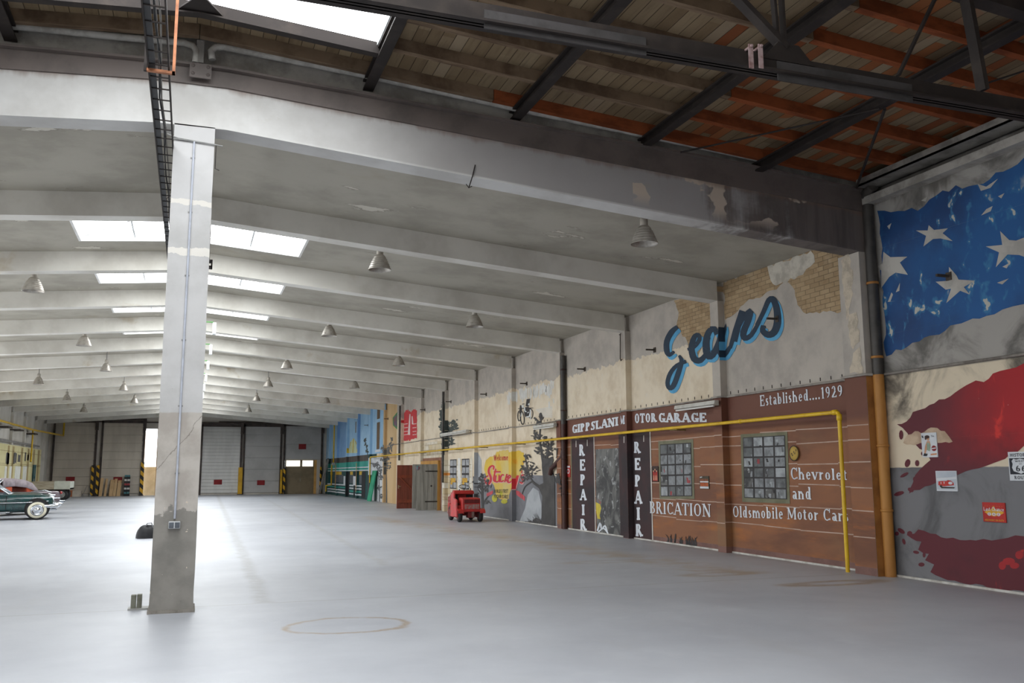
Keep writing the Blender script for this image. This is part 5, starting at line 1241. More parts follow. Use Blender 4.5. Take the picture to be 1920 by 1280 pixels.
a = onX(1163, 628, XP-.05); b = onX(1163, 672, XP-.05); mb = MB(); mb.tube([a, b], .012, n=6); mb.tube([b, (b.x, b.y-.03, b.z-.06), (b.x, b.y-.09, b.z-.03)], .014, n=6); mb.tube([(a.x, a.y-.03, a.z+.04), a, (a.x, a.y+.05, a.z+.02)], .014, n=6); mb.build('chain', irn, o)

# ------------------------------------------------------------------ small signs
def sign(name, label, quad, m, cat='sign', X=XW, th=.012, group=None):
    """thin plate from measured corners tl, tr, br, bl; returns thing and a mapper from (u, v) to the plate"""
    Q = [onX(px, py, X) for px, py in quad]; y0 = max(Q[0].y, Q[3].y); y0 = (Q[0].y+Q[3].y)/2; y1 = (Q[1].y+Q[2].y)/2; zt_ = (Q[0].z+Q[1].z)/2; zb0 = (Q[2].z+Q[3].z)/2
    t = thing(name, label, cat, (X, (y0+y1)/2, zb0), group)
    mb = MB(); mb.box(X-.009-th*.7, X-.003, y1, y0, zb0, zt_); mb.build('plate', m, t)
    return t, (lambda u, v: (y0+(y1-y0)*u, zb0+(zt_-zb0)*v)), X-.0092-th*.7
_sl = [0]
def pl(mb, at, xx, pts, layer=1, m=None):
    _sl[0] += 1; layer = layer+.02*(_sl[0] % 40)
    vs = [Vector((*at(u, v), 0)) for u, v in pts]
    for tri in tessellate_polygon([vs]): mb.face([(xx-.0015*layer, vs[i].x, vs[i].y) for i in tri], m)
def pe(mb, at, xx, cu, cv, ru, rv, layer=1, m=None, n=20): pl(mb, at, xx, [(cu+ru*math.cos(6.2832*i/n), cv+rv*math.sin(6.2832*i/n)) for i in range(n)], layer, m)
def pt(mb, at, xx, txt, u0, u1, v0, v1, layer=2, m=None, **kw):
    kw = dict(dict(T=.16, t=.12, st=.05, sl=0, gap=.05), **kw); pcs, w = text_polys(txt, **kw)
    for i_, q in enumerate(pcs): mb.face([(xx-.0015*(layer+.02*(i_ % 40)), *at(u0+(u1-u0)*a/w, v0+(v1-v0)*b)) for a, b in q], m)
plain_w = flat('sign white', '#d3d6da', '#c8ccd1'); sblack = flat('sign black', '#20222a', '#282a33'); sred = flat('sign red', '#b5302a', '#a52722'); syel = flat('sign yellow', '#d9a632', '#cc9828'); skin = flat('printed skin tone', '#c79a7c', '#b98a6c'); sbrown = flat('printed brown hair', '#47302a', '#3a2622'); sgreen = flat('printed grey green', '#9aab98', '#7f947f')
# route shield
t, at, xx = sign('road_sign', 'white and black historic route road sign at the right edge of the flag wall', [(1891, 849), (1936, 844), (1941, 901), (1896, 901)], plain_w)
mb = MB(); pl(mb, at, xx, [(.04, .22), (.96, .22), (.96, .78), (.04, .78)]); mb.build('black_field', sblack, t, fixn=False)
mb = MB(); pl(mb, at, xx, [(.5, .24), (.62, .28), (.8, .33), (.86, .45), (.82, .58), (.86, .68), (.78, .76), (.66, .73), (.5, .76), (.34, .73), (.22, .76), (.14, .68), (.18, .58), (.14, .45), (.2, .33), (.38, .28)], 2); mb.build('shield', plain_w, t, fixn=False)
mb = MB(); pt(mb, at, xx, 'HISTORIC', .08, .92, .83, .95, 2); pt(mb, at, xx, 'ROUTE', .2, .82, .05, .17, 2); pt(mb, at, xx, 'WEST', .28, .72, .64, .71, 3); pt(mb, at, xx, 'US', .44, .56, .56, .6, 3); pt(mb, at, xx, '66', .28, .74, .32, .53, 3, T=.18, t=.1); mb.build('lettering', sblack, t, fixn=False)
# fuel station plate
t, at, xx = sign('tin_sign', 'square red and yellow Last Chance fuel sign low on the flag wall', [(1843, 942), (1885, 941.5), (1889, 980), (1846, 977)], sred)
mb = MB(); pl(mb, at, xx, [(.08, .5), (.25, .62), (.42, .66), (.5, .84), (.58, .66), (.78, .62), (.95, .5), (.78, .38), (.55, .3), (.45, .3), (.22, .38)]); pt(mb, at, xx, '- - - - - - - -', .1, .9, .78, .86, 1); pt(mb, at, xx, 'MECHANIC ON DUTY', .08, .92, .05, .14, 1); mb.build('yellow_field', syel, t, fixn=False)
mb = MB(); pt(mb, at, xx, 'Last Chance', .05, .96, .56, .76, 3, T=.17, t=.11, gap=.02); mb.build('lettering', plain_w, t, fixn=False)
mb = MB()
for i in range(3): pe(mb, at, xx, .3+.2*i, .4, .085, .085, 2)
mb.build('white_disc', plain_w, t, fixn=False)
mb = MB()
for i, ch in enumerate('GAS'): pt(mb, at, xx, ch, .26+.2*i, .34+.2*i, .35, .45, 4)
mb.build('lettering', sred, t, fixn=False)
# car print
t, at, xx = sign('poster', 'white poster of a red car on the flag wall', [(1756, 883), (1795, 882), (1797, 921), (1758, 920)], plain_w, 'poster')
mb = MB(); pl(mb, at, xx, [(.03, .08), (.97, .08), (.97, .6), (.03, .5)]); pl(mb, at, xx, [(.03, .64), (.97, .72), (.97, .97), (.03, .97)]); mb.build('print_ground', flat('printed pale blue grey', '#bcc3cc', '#aeb6c0'), t, fixn=False)
mb = MB(); pl(mb, at, xx, [(.1, .3), (.12, .48), (.3, .5), (.5, .5), (.58, .55), (.72, .52), (.84, .42), (.86, .3), (.7, .28), (.4, .24), (.2, .25)], 2); mb.build('printed_car', flat('printed car red', '#c23a34', '#a8302b'), t, fixn=False)
mb = MB(); pl(mb, at, xx, [(.2, .22), (.9, .2), (.86, .14), (.25, .14)], 3); pe(mb, at, xx, .24, .24, .06, .06, 4); mb.build('printed_shade', flat('printed dark', '#37332f', '#463f38'), t, fixn=False)
mb = MB(); pe(mb, at, xx, .7, .4, .1, .07, 4); pe(mb, at, xx, .4, .42, .02, .06, 4); pe(mb, at, xx, .25, .4, .02, .05, 4); mb.build('printed_highlight', plain_w, t, fixn=False)
# figure print
t, at, xx = sign('poster', 'white poster of a seated woman beside a round red disc', [(1729, 812), (1757, 810), (1760, 857), (1731, 857)], plain_w, 'poster')
mb = MB(); pe(mb, at, xx, .45, .76, .09, .085); pl(mb, at, xx, [(.36, .66), (.55, .66), (.6, .5), (.55, .34), (.3, .3), (.22, .12), (.12, .14), (.22, .45)]); mb.build('printed_figure', skin, t, fixn=False)
mb = MB(); pe(mb, at, xx, .4, .83, .16, .07, 2); pe(mb, at, xx, .3, .78, .06, .07, 2); mb.build('printed_hair', sbrown, t, fixn=False)
mb = MB(); pl(mb, at, xx, [(.36, .6), (.54, .58), (.58, .4), (.5, .24), (.34, .3)], 2); mb.build('printed_dress', sgreen, t, fixn=False)
mb = MB(); pe(mb, at, xx, .8, .36, .16, .115, 2); mb.build('printed_disc', flat('printed dark red', '#8a2b2f', '#7a2429'), t, fixn=False)
mb = MB(); pl(mb, at, xx, [(.66, .37), (.94, .39), (.94, .35), (.66, .33)], 3); mb.build('disc_lettering', plain_w, t, fixn=False)
mb = MB(); pl(mb, at, xx, [(.55, .08), (.95, .1), (.95, .16), (.55, .14)], 1); mb.build('printed_strip', flat('printed orange', '#c98a62', '#bb7c55'), t, fixn=False)
mb = MB(); pl(mb, at, xx, [(.06, .06), (.3, .05), (.36, .14), (.14, .17)], 3); pl(mb, at, xx, [(.04, .84), (.14, .78), (.16, .84), (.08, .92)], 3); pt(mb, at, xx, 'Yes', .66, .86, .82, .9, 2); mb.build('printed_dark', sblack, t, fixn=False)
# round yellow plate
y, z = W(1491.5, 849.5); rr = .135
t = thing('round_sign', 'round yellow tin sign with dark script beside the larger painted window', 'sign', (XW, y, z))
mb = MB(); mb.lathe([(0, -.0), (rr, 0), (rr, .014), (0, .014)], (XW-.035, y, z), None, 28, 'x'); mb.build('plate', flat('mustard yellow tin', '#c0a04e', '#b39345'), t)
mb = MB(); mb.lathe([(rr-.008, -.002), (rr+.004, -.002), (rr+.004, .002), (rr-.008, .002)], (XW-.037, y, z), None, 28, 'x'); mb.build('rim', sblack, t)
mb = MB(); pr_ = None
for i in range(13):
    a = i/12; c_ = (y+.085-.17*a, z-.04+.08*a+.035*math.sin(a*16))
    if pr_: mb.face([(XW-.0385, pr_[0], pr_[1]-.008), (XW-.0385, c_[0], c_[1]-.008), (XW-.0385, c_[0], c_[1]+.012), (XW-.0385, pr_[0], pr_[1]+.012)])
    pr_ = c_
mb.build('script', sblack, t, fixn=False)
# red and white warning plate, red figures plate, bottle crate plate
t, at, xx = sign('warning_sign', 'small red and white upright warning sign left of the first repair door', [(1062.5, 873), (1070, 872), (1070, 894), (1063, 894)], sred, X=XW-.003)
mb = MB(); pl(mb, at, xx, [(.05, .82), (.95, .82), (.95, .97), (.05, .97)]); pe(mb, at, xx, .5, .5, .36, .22); mb.build('white_field', plain_w, t, fixn=False); mb = MB(); pe(mb, at, xx, .5, .5, .2, .13, 2); mb.build('red_dot', sred, t, fixn=False)
t, at, xx = sign('tin_sign', 'small dark sign with red and cream figures left of the smaller painted window', [(1223.5, 874), (1235, 873), (1235.5, 902.5), (1224.5, 902.5)], flat('dark tin', '#3a2a26', '#2f2220'), X=XW-.012)
mb = MB()
for i in range(3): pe(mb, at, xx, .25+.26*i, .64+.1*(i % 2), .1, .07); pl(mb, at, xx, [(.13+.26*i, .05), (.37+.26*i, .05), (.34+.26*i, .6), (.16+.26*i, .6)])
mb.build('printed_figure', sred, t, fixn=False); mb = MB()
for i in range(3): pe(mb, at, xx, .25+.26*i, .68+.1*(i % 2), .06, .05, 2); pl(mb, at, xx, [(.2+.26*i, .1), (.3+.26*i, .1), (.28+.26*i, .4), (.22+.26*i, .4)], 2)
mb.build('printed_highlight', flat('printed cream', '#d9bf9c', '#ccb18c'), t, fixn=False)
t, at, xx = sign('tin_sign', 'small tin sign of orange bottles in a crate between the two painted windows', [(1313, 892.5), (1330, 892), (1331, 916), (1313.5, 916)], flat('dark olive tin', '#4a4436', '#3d382d'), X=XW-.003)
mb = MB(); pl(mb, at, xx, [(.03, .02), (.97, .02), (.97, .18), (.03, .18)]); pl(mb, at, xx, [(.05, .5), (.95, .5), (.95, .6), (.05, .6)]); pl(mb, at, xx, [(.05, .86), (.3, .9), (.3, .96), (.05, .93)], 2); mb.build('white_band', plain_w, t, fixn=False)
mb = MB()
for i in range(6): pl(mb, at, xx, [(.08+.145*i, .2), (.19+.145*i, .2), (.19+.145*i, .48), (.08+.145*i, .48)]); pl(mb, at, xx, [(.1+.145*i, .6), (.17+.145*i, .6), (.15+.145*i, .8), (.12+.145*i, .8)])
mb.build('printed_bottle', flat('printed bottle orange', '#c4622f', '#a84b24', scale=9), t, fixn=False)

# ------------------------------------------------------------------ barn doors, both leaves standing open at right angles to the wall
dy0, dy1 = 38.55, 41.4
fr = M('ochre door frame', '#b5863f', '#9d7232', 2, .6, stretch=(1, 1, .3))
d_ = thing('door_1', 'ochre timber frame with two barn door leaves swung open into the hall', 'door', (XW, 40, 0)); del d_['category']; d_['kind'] = 'structure'
mb = MB(); mb.box(XW-.14, XW+.1, dy0-.12, dy0+.06, 0, 2.0); mb.box(XW-.14, XW+.1, dy1-.05, dy1+.12, 0, 2.0); mb.box(XW-.14, XW+.1, dy0-.12, dy1+.12, 2.0, 2.15); mb.build('door_frame', fr, d_)
mb = MB(); mb.box(XW-.03, XW, dy0-.3, dy0-.121, 0.0, 2.15); mb.box(XW-.05, XW, dy0-.3, dy1+.12, 2.151, 2.28); mb.build('outer_trim', flat('red-brown trim paint', '#8a5f49', '#77503d'), d_)
greyw = M('weathered grey boards', '#94928b', '#77756f', 1.6, .8, stretch=(7, 1, .5)); redw = M('red-brown stained boards', '#7c3a28', '#63301f', 1.4, .6, stretch=(6, 1, .5))
def leaf(x0, x1, y, z0, z1, m, nm, brace=False, th=.045):
    mb = MB(); n = 7
    for i in range(n):
        a = x0+(x1-x0)*i/n; b = x0+(x1-x0)*(i+1)/n-.006; mb.box(a, b, y-th/2, y+th/2, z0+(.0 if i else .08 if not brace else 0), z1)
    o = mb.build(nm, m, d_)
    return o
gx0, gx1 = 9.1, XW-.06
lf = leaf(gx0, gx1, dy0-.03, .02, 1.98, greyw, 'door_leaf'); lf['label'] = 'weathered grey boarded door leaf'
for z in (.36, 1.66):
    mb = MB(); mb.box(gx1-.62, gx1+.03, dy0-.075, dy0-.055, z, z+.045); mb.build('strap_hinge', steel, lf)
mb = MB(); mb.lathe([(0, -.02), (.035, -.015), (.04, 0)], (gx1-.35, dy0-.055, 1.05), None, 12, 'y'); mb.build('latch_knob', steel, lf)
mb = MB(); mb.lathe([(0, -.004), (.10, -.003), (.10, 0)], (gx0+.22, dy0-.054, 1.82), None, 16, 'y'); s_ = mb.build('sticker', flat('pink and teal sticker', '#b0476c', '#5f8f8f', scale=12, lo=.4, hi=.6), lf)
mb = MB()
for i in range(4): mb.box(gx0+.04, gx1-.05, dy0-.008, dy0+.05, .3+.42*i, .42+.42*i)
mb.build('ledge_batten', greyw, lf)
bx0 = 9.03
lf2 = leaf(bx0, gx1, dy1-.1, .0, 1.97, redw, 'door_leaf', True); lf2['label'] = 'red-brown door leaf with diagonal brace'
lighter = M('lighter red-brown brace', '#8a4026', '#74341e', 1.5, .6, stretch=(3, 1, 1))
mb = MB(); mb.box(bx0+.03, gx1-.03, dy1-.15, dy1-.12, 1.38, 1.52); mb.box(bx0+.03, gx1-.03, dy1-.15, dy1-.12, .26, .40); mb.bar((bx0+.12, dy1-.14, 1.42), (gx1-.1, dy1-.14, .38), .03, .15, None, (0, 1, 0)); mb.build('brace', lighter, lf2)
mb = MB(); mb.box(bx0+.04, bx0+.09, dy1-.135, dy1-.12, .9, 1.06); mb.tube([(bx0+.065, dy1-.13, 1.0), (bx0+.065, dy1-.19, 1.0), (bx0+.17, dy1-.19, 1.0)], .012, n=8); mb.build('handle', M('brass handle', '#b5a483', '#93815f', 5, .35, .7), lf2)
# ================================================================== things on the floor
rubber = M('black rubber', '#222223', '#2c2b2a', 6, .75, coord='obj'); chrome = M('chrome', '#d9dde2', '#c3c8ce', 3, .12, 1.0, coord='obj')
def wheel(parent, c, r, w, axis, tyre, face=None, hub=None, nm='wheel'):
    mb = MB(); n = 28
    mb.lathe([(r*.55, -w/2), (r*.86, -w/2), (r*.97, -w*.36), (r, -w*.15), (r, w*.15), (r*.97, w*.36), (r*.86, w/2), (r*.55, w/2)], c, None, n, axis); o = mb.build(nm, tyre, parent)
    if face:
        mb = MB()
        for s in (-1, 1): mb.lathe([(r*.60, s*w*.515), (r*.84, s*w*.515), (r*.84, s*w*.4), (r*.6, s*w*.4)], c, None, n, axis)
        mb.build('whitewall', face, o)
    if hub:
        mb = MB()
        for s in (-1, 1): mb.lathe([(0, s*w*.56), (r*.14, s*w*.55), (r*.2, s*w*.48), (r*.42, s*w*.47), (r*.5, s*w*.53), (r*.58, s*w*.5), (r*.58, s*w*.3)], c, None, n, axis)
        mb.build('hub_cap', hub, o)
    return o

# red tow tractor beside the shop painting
pR, pL = onZ(905, 976), onZ(869, 979)
tg = thing('tow_tractor', 'small red industrial tow tractor parked by the painted shop wall', 'tractor', (0, 0, 0))
redt = M('faded red tractor paint', '#b8312d', '#9c2724', 3, .5, coord='obj'); redl = M('worn pink-red paint', '#c9484a', '#a95a57', 7, .6, coord='obj', lo=.45, hi=.62); redd = M('dark red inside paint', '#6e1a18', '#571413', 3, .6, coord='obj'); worn = M('scuffed bare paint', '#8d7b77', '#a5443f', 8, .7, coord='obj')
# local axes: x to the right when seen from its front, front at y = 0, y towards the tail
mb = MB(); mb.hexa([(-.42, 0, .34), (.42, 0, .34), (.42, .62, .34), (-.42, .62, .34), (-.42, .03, .80), (.42, .03, .80), (.42, .62, .82), (-.42, .62, .82)], redt); mb.build('bonnet', redt, tg, bevel=.04)
mb = MB(); mb.box(-.30, .36, -.012, .02, .44, .60); mb.build('front_panel', worn, tg, bevel=.01)
mb = MB(); mb.box(-.33, .36, -.006, .03, .64, .76); mb.build('grille', redd, tg, bevel=.01)
for s in (-1, 1):
    mb = MB(); pr = []
    for i in range(9):
        a = math.pi*i/8; pr.append((.22-.30*math.cos(a), .30+.12*math.sin(a)))
    for (a, b), (c, d) in zip(pr, pr[1:]):
        x0_, x1_ = (.36, .62) if s > 0 else (-.62, -.36)
        mb.hexa([(x0_, a, b), (x1_, a, b), (x1_, c, d), (x0_, c, d), (x0_, a, b+.035), (x1_, a, b+.035), (x1_, c, d+.035), (x0_, c, d+.035)])
    mb.build('mudguard', redt, tg)
mb = MB(); mb.box(-.14, .16, .04, .4, .14, .42); mb.build('axle_box', redd, tg, bevel=.02)
mb = MB(); mb.box(.02, .13, .02, .06, .16, .42); mb.build('tow_bar', M('scraped steel', '#7a5f58', '#5f4a46', 6, .5, coord='obj'), tg)
mb = MB(); mb.box(-.56, -.36, .25, 1.6, .14, .56); mb.box(.36, .56, .5, 1.6, .14, .56); mb.box(-.5, .5, .55, 1.65, .2, .3); mb.build('chassis', redt, tg, bevel=.02)
mb = MB(); mb.box(-.66, -.58, .62, 1.12, .16, .98); mb.hexa([(-.66, .1, .18), (-.58, .1, .18), (-.58, .62, .18), (-.66, .62, .18), (-.66, .22, .75), (-.58, .22, .75), (-.58, .62, .8), (-.66, .62, .8)]); mb.build('side_panel', redl, tg, bevel=.015)
mb = MB(); mb.box(-.6, .36, .98, 1.1, .60, 1.02); mb.hexa([(-.6, .78, .93), (.36, .78, .93), (.36, 1.1, .93), (-.6, 1.1, .93), (-.58, .82, 1.04), (.34, .82, 1.04), (.34, 1.1, 1.06), (-.58, 1.1, 1.06)]); mb.build('dashboard', redt, tg, bevel=.02)
mb = MB(); mb.box(-.48, -.36, .965, .985, .72, .9); mb.box(.02, .33, .965, .985, .72, .9); mb.build('dash_opening', rubber, tg)
mb = MB(); mb.box(-.4, .4, 1.7, 1.85, .5, .95); mb.box(-.4, .4, 1.3, 1.75, .5, .6); mb.build('seat', rubber, tg, bevel=.03)
mb = MB(); mb.box(-.55, .55, 1.75, 2.1, .2, .6); mb.build('rear_body', redt, tg, bevel=.03)
mb = MB(); cx_, cy_, cz_ = -.06, .98, 1.17; rg = []
mb.tube([(cx_+.24*math.cos(a), cy_+.24*math.sin(a)*.9, cz_+.24*math.sin(a)*.28) for a in [6.2832*i/24 for i in range(25)]], .012, n=6, cap=False)
for a in (.5, 2.6, 4.7): mb.tube([(cx_, cy_+.03, cz_-.05), (cx_+.23*math.cos(a), cy_+.21*math.sin(a), cz_+.065*math.sin(a))], .008, n=6)
mb.tube([(cx_, cy_+.03, cz_-.04), (cx_, cy_+.06, .98)], .025, n=8); mb.build('steering_wheel', rubber, tg)
mb = MB(); mb.tube([(.22, .95, 1.03), (.22, .93, 1.13)], .02, n=8); mb.tube([(-.3, .95, 1.03), (-.3, .93, 1.09)], .02, n=8); mb.build('lever_knob', rubber, tg)
wm = M('tractor hub', '#7a3a36', '#5f2c29', 4, .6, coord='obj')
for s in (-1, 1): wheel(tg, (s*.47, .26, .21), .21, .18, 'x', rubber, None, wm)
for s in (-1, 1): wheel(tg, (s*.47, 1.75, .25), .25, .18, 'x', rubber, None, wm)
d = (pR-pL); ang = math.atan2(d.y, d.x)
tg.location = (8.80, 28.8, 0); tg.rotation_euler = (0, 0, R(-4)); tg.scale = (.74, .92, .97)

# ------------------------------------------------------------------ old cars on the left
def loft(mb, secs, m=None, smooth=True):
    """secs: list of rings (same number of points)"""
    n = len(secs[0]); V = [p for s in secs for p in s]; Fc = []
    for i in range(len(secs)-1):
        for k in range(n): Fc.append((i*n+k, i*n+(k+1) % n, (i+1)*n+(k+1) % n, (i+1)*n+k))
    Fc.append(tuple(reversed(range(n)))); Fc.append(tuple((len(secs)-1)*n+k for k in range(n)))
    return mb.grid(V, Fc, m, smooth)
def make_car(name, label, paint_m, roof_m, soft):
    """local axes: +x is the nose, ground at z = 0"""
    t = thing(name, label, 'car', (0, 0, 0))
    def ring(x, hw, zl, zs_, zt, cr=.5):          # half section mirrored: sill, shoulder, top
        pts = [(hw*.80, zl), (hw*.97, zl+.10), (hw, zl+.24), (hw*.985, zs_-.16), (hw*.96, zs_-.05), (hw*.88, zs_), (hw*.62, zs_-.02+(zt-zs_)*.55), (hw*.3, zt)]
        r_ = [(x, y, z) for y, z in pts]; return r_+[(x, -y, z) for y, z in reversed(pts)]
    S_ = [(-2.78, .66, .42, .82, .80), (-2.70, .84, .34, .95, .92), (-2.3, .95, .27, 1.0, .98), (-1.5, .98, .25, .97, .97), (-.6, .98, .25, .96, .96), (.35, .98, .25, .97, 1.0), (1.0, .98, .25, .985, 1.05), (1.7, .97, .26, .97, 1.045), (2.2, .95, .28, .94, 1.0), (2.42, .90, .36, .88, .92), (2.5, .78, .44, .78, .80)]
    mb = MB(); loft(mb, [ring(*q) for q in S_]); b = mb.build('body', paint_m, t)
    md = b.modifiers.new('sub', 'SUBSURF'); md.levels = 2; md.render_levels = 2
    # wheels set into dark arches
    arch = M('wheel arch black', '#131314', '#1a1a1b', 3, .9, coord='obj'); ww = M('cream whitewall', '#dcd8c4', '#cec9b2', 3, .5, coord='obj')
    for x in (-1.35, 1.95):
        for s in (-1, 1):
            mb = MB(); mb.lathe([(0, s*.80), (.405, s*.80), (.405, s*.988), (0, s*.988)], (x, 0, .42), None, 28, 'y'); mb.build('wheel_arch', arch, t)
            wheel(t, (x, s*.93, .365), .365, .19, 'y', rubber, ww, chrome)
    # chrome spear, sill, bumpers, lamps
    for s in (-1, 1):
        mb = MB(); mb.tube([(-2.5, s*.955, .66), (-1, s*.995, .65), (.6, s*.995, .655), (1.6, s*.985, .66), (2.3, s*.93, .70)], .026, n=8); mb.build('chrome_strip', chrome, t)
        mb = MB(); mb.tube([(-1.1, s*.93, .30), (1.1, s*.93, .30)], .035, n=8); mb.build('sill_trim', chrome, t)
        mb = MB(); mb.lathe([(0, .06), (.07, .055), (.10, .02), (.115, -.02), (.11, -.12)], (2.43, s*.70, .80), None, 18, 'x'); mb.build('headlamp', M('headlamp glass', '#e9eef0', '#d9dfe2', 3, .1, coord='obj'), t)
        mb = MB(); mb.tube([(2.36, s*.70, .92), (2.52, s*.70, .925)], [.07, .03], n=10); mb.build('headlamp_hood', chrome, t)
        mb = MB(); mb.lathe([(0, .0), (.05, .01), (.07, .06), (.06, .14)], (-2.76, s*.8, .88), None, 14, 'x'); mb.build('tail_lamp', M('red tail glass', '#8f1f1d', '#7a1917', 3, .2, coord='obj'), t)
    for x, sx in ((2.62, 1), (-2.88, -1)):
        mb = MB(); mb.tube([(x-sx*.45, -.97, .50), (x-sx*.1, -.9, .50), (x, -.5, .50), (x+sx*.02, 0, .50), (x, .5, .50), (x-sx*.1, .9, .50), (x-sx*.45, .97, .50)], .075, n=10)
        mb.tube([(x-sx*.35, -.95, .36), (x-sx*.04, -.5, .36), (x-sx*.03, .5, .36), (x-sx*.35, .95, .36)], .04, n=8)
        for s in (-.42, .42): mb.tube([(x-sx*.06, s, .56), (x+sx*.09, s, .56), (x+sx*.16, s, .56)], [.09, .08, .03], n=10)
        for s in (-.5, .5): mb.tube([(x-sx*.05, s, .48), (x-sx*.45, s, .48)], .04, n=6)
        mb.build('bumper', chrome, t)
    mb = MB(); mb.box(2.44, 2.54, -.55, .55, .55, .60); mb.box(2.44, 2.54, -.55, .55, .66, .70); mb.box(2.42, 2.5, -.5, .5, .52, .76); mb.build('grille', chrome, t, bevel=.01)
    mb = MB(); mb.tube([(1.75, 0, 1.05), (2.2, 0, 1.10), (2.42, 0, 1.02)], [.012, .03, .012], n=8); mb.build('bonnet_ornament', chrome, t)
    # cabin
    def cab(x0, x1, w0, w1, z0, z1): return None
    gl = M('car window glass', '#8d97a0', '#a7b0b8', 2, .08, 0, coord='obj'); inn = M('orange-red upholstery', '#c65a3a', '#b04e32', 3, .7, coord='obj')
    mb = MB(); mb.box(-1.35, -.85, -.72, .72, .85, 1.16); mb.box(-.1, .35, -.72, .72, .85, 1.18); mb.build('seat', inn, t, bevel=.05)
    if soft:
        R_ = [(-1.55, .80, 1.0, 1.02), (-1.2, .78, 1.0, 1.34), (-.8, .76, 1.02, 1.47), (-.2, .75, 1.02, 1.53), (.3, .74, 1.02, 1.5), (.42, .74, 1.2, 1.46)]
        mb = MB()
        pr = None
        for (x, w, zl, zt) in R_:
            r_ = [(x, w, max(zl, zt-.34) if x > -1.0 else zl), (x, w*.96, zt-.10), (x, w*.8, zt-.02), (x, 0, zt), (x, -w*.8, zt-.02), (x, -w*.96, zt-.10), (x, -w, max(zl, zt-.34) if x > -1.0 else zl)]
            if pr:
                mb.grid(pr+r_, [(i, i+1, 8+i, 7+i) for i in range(6)], None, True)
            pr = r_
        o = mb.build('soft_top', roof_m, t); md = o.modifiers.new('solid', 'SOLIDIFY'); md.thickness = .03
    # windscreen with chrome frame
    for s in (0,):
        mb = MB(); mb.grid([(1.0, .80, 1.0), (1.12, .45, 1.02), (1.16, 0, 1.03), (1.12, -.45, 1.02), (1.0, -.80, 1.0), (.46, .70, 1.44), (.54, .4, 1.47), (.56, 0, 1.48), (.54, -.4, 1.47), (.46, -.70, 1.44)], [(0, 1, 6, 5), (1, 2, 7, 6), (2, 3, 8, 7), (3, 4, 9, 8)], None, True)
        o = mb.build('windscreen', gl, t); md = o.modifiers.new('solid', 'SOLIDIFY'); md.thickness = .012
        mb = MB(); mb.tube([(1.02, .82, .98), (.44, .72, 1.45), (.53, .4, 1.49), (.55, 0, 1.50), (.53, -.4, 1.49), (.44, -.72, 1.45), (1.02, -.82, .98), (1.14, -.45, 1.02), (1.18, 0, 1.03), (1.14, .45, 1.02), (1.02, .82, .98)], .024, n=8); mb.build('windscreen_frame', chrome, t)
    mb = MB()
    for s in (-1, 1): mb.box(-.58, -.56, s*.965-.01, s*.965+.01, .4, .92); mb.box(.95, .97, s*.965-.01, s*.965+.01, .4, .92)
    mb.build('door_seam', arch, t)
    return t
green = Mat('dark green car lacquer', .16, coord='obj'); green.base(green.mix('#0f3f3f', '#0c3234', green.noise(2).step(.4, .6))); green.b.inputs['Coat Weight'].default_value = .8; green = green.m
pw = onZ(68, 974); yawc = R(10)
car1 = make_car('car', 'dark green 1950s convertible with whitewall tyres, cut by the left edge', green, None, False)
car1.rotation_euler = (0, 0, yawc); car1.scale = (1, 1, .93); o = Matrix.Rotation(yawc, 3, 'Z') @ Vector((1.95, -.93, 0)); car1.location = (pw.x-o.x, pw.y-o.y, 0)
mauve = M('mauve-grey canvas', '#a1979c', '#8d8489', 4, .8, coord='obj'); beige = Mat('dull mauve car lacquer', .25, coord='obj'); beige.base('#6f656b'); beige = beige.m
p2 = onY(73, 913, 41.5); car2 = make_car('car', 'second old car with a mauve-grey canvas top behind the green convertible', beige, mauve, True)
car2.rotation_euler = (0, 0, R(228)); car2.scale = (.86, .9, .96); car2.location = (p2.x-1.35, p2.y-.5, 0)

# flatbed trailer behind the cars
pt_ = onZ(114, 938); y = pt_.y
tl = thing('flatbed_trailer', 'old pale flatbed trailer with board sides behind the parked cars', 'trailer', (pt_.x, y, 0))
wood_p = M('pale weathered boards', '#b5ab98', '#9c917d', 2, .8, stretch=(1, 1, 6)); endb = M('pale tailboard', '#cdd0c4', '#bcbfb2', 2, .7)
bx1 = onY(132, 910, y).x; bx0_ = bx1-2.3; zt_, zl_ = onY(120, 902, y).z, onY(120, 917, y).z
zt_ = max(zt_, 1.0); zl_ = max(zl_, .62)
mb = MB(); mb.box(bx0_, bx1, y-.1, y+1.9, zl_, zl_+.08); mb.build('deck', wood_p, tl)
mb = MB(); mb.box(bx0_, bx1-.92, y-.14, y-.1, zl_, zt_); mb.box(bx0_, bx1-.92, y+1.9, y+1.94, zl_, zt_); mb.build('side_board', wood_p, tl)
mb = MB(); mb.box(bx1-.9, bx1, y-.15, y-.1, zl_, zt_+.02); mb.box(bx1-.04, bx1, y-.1, y+1.9, zl_, zt_); mb.build('tail_board', endb, tl)
for yy_ in (y+.02, y+1.55): wheel(tl, (pt_.x, yy_+.1, .36), .36, .22, 'y', rubber, None, greymetal)
mb = MB(); mb.box(bx0_, bx1-.2, y+.3, y+.45, .4, zl_); mb.box(bx0_, bx1-.2, y+1.3, y+1.45, .4, zl_); mb.tube([(pt_.x, y, .36), (pt_.x, y+1.8, .36)], .05); mb.tube([(bx0_, y+.9, .45), (bx0_-.9, y+.9, .42)], .05); mb.tube([(bx0_-.85, y+.9, 0), (bx0_-.85, y+.9, .44)], .04); mb.build('chassis', steel, tl)

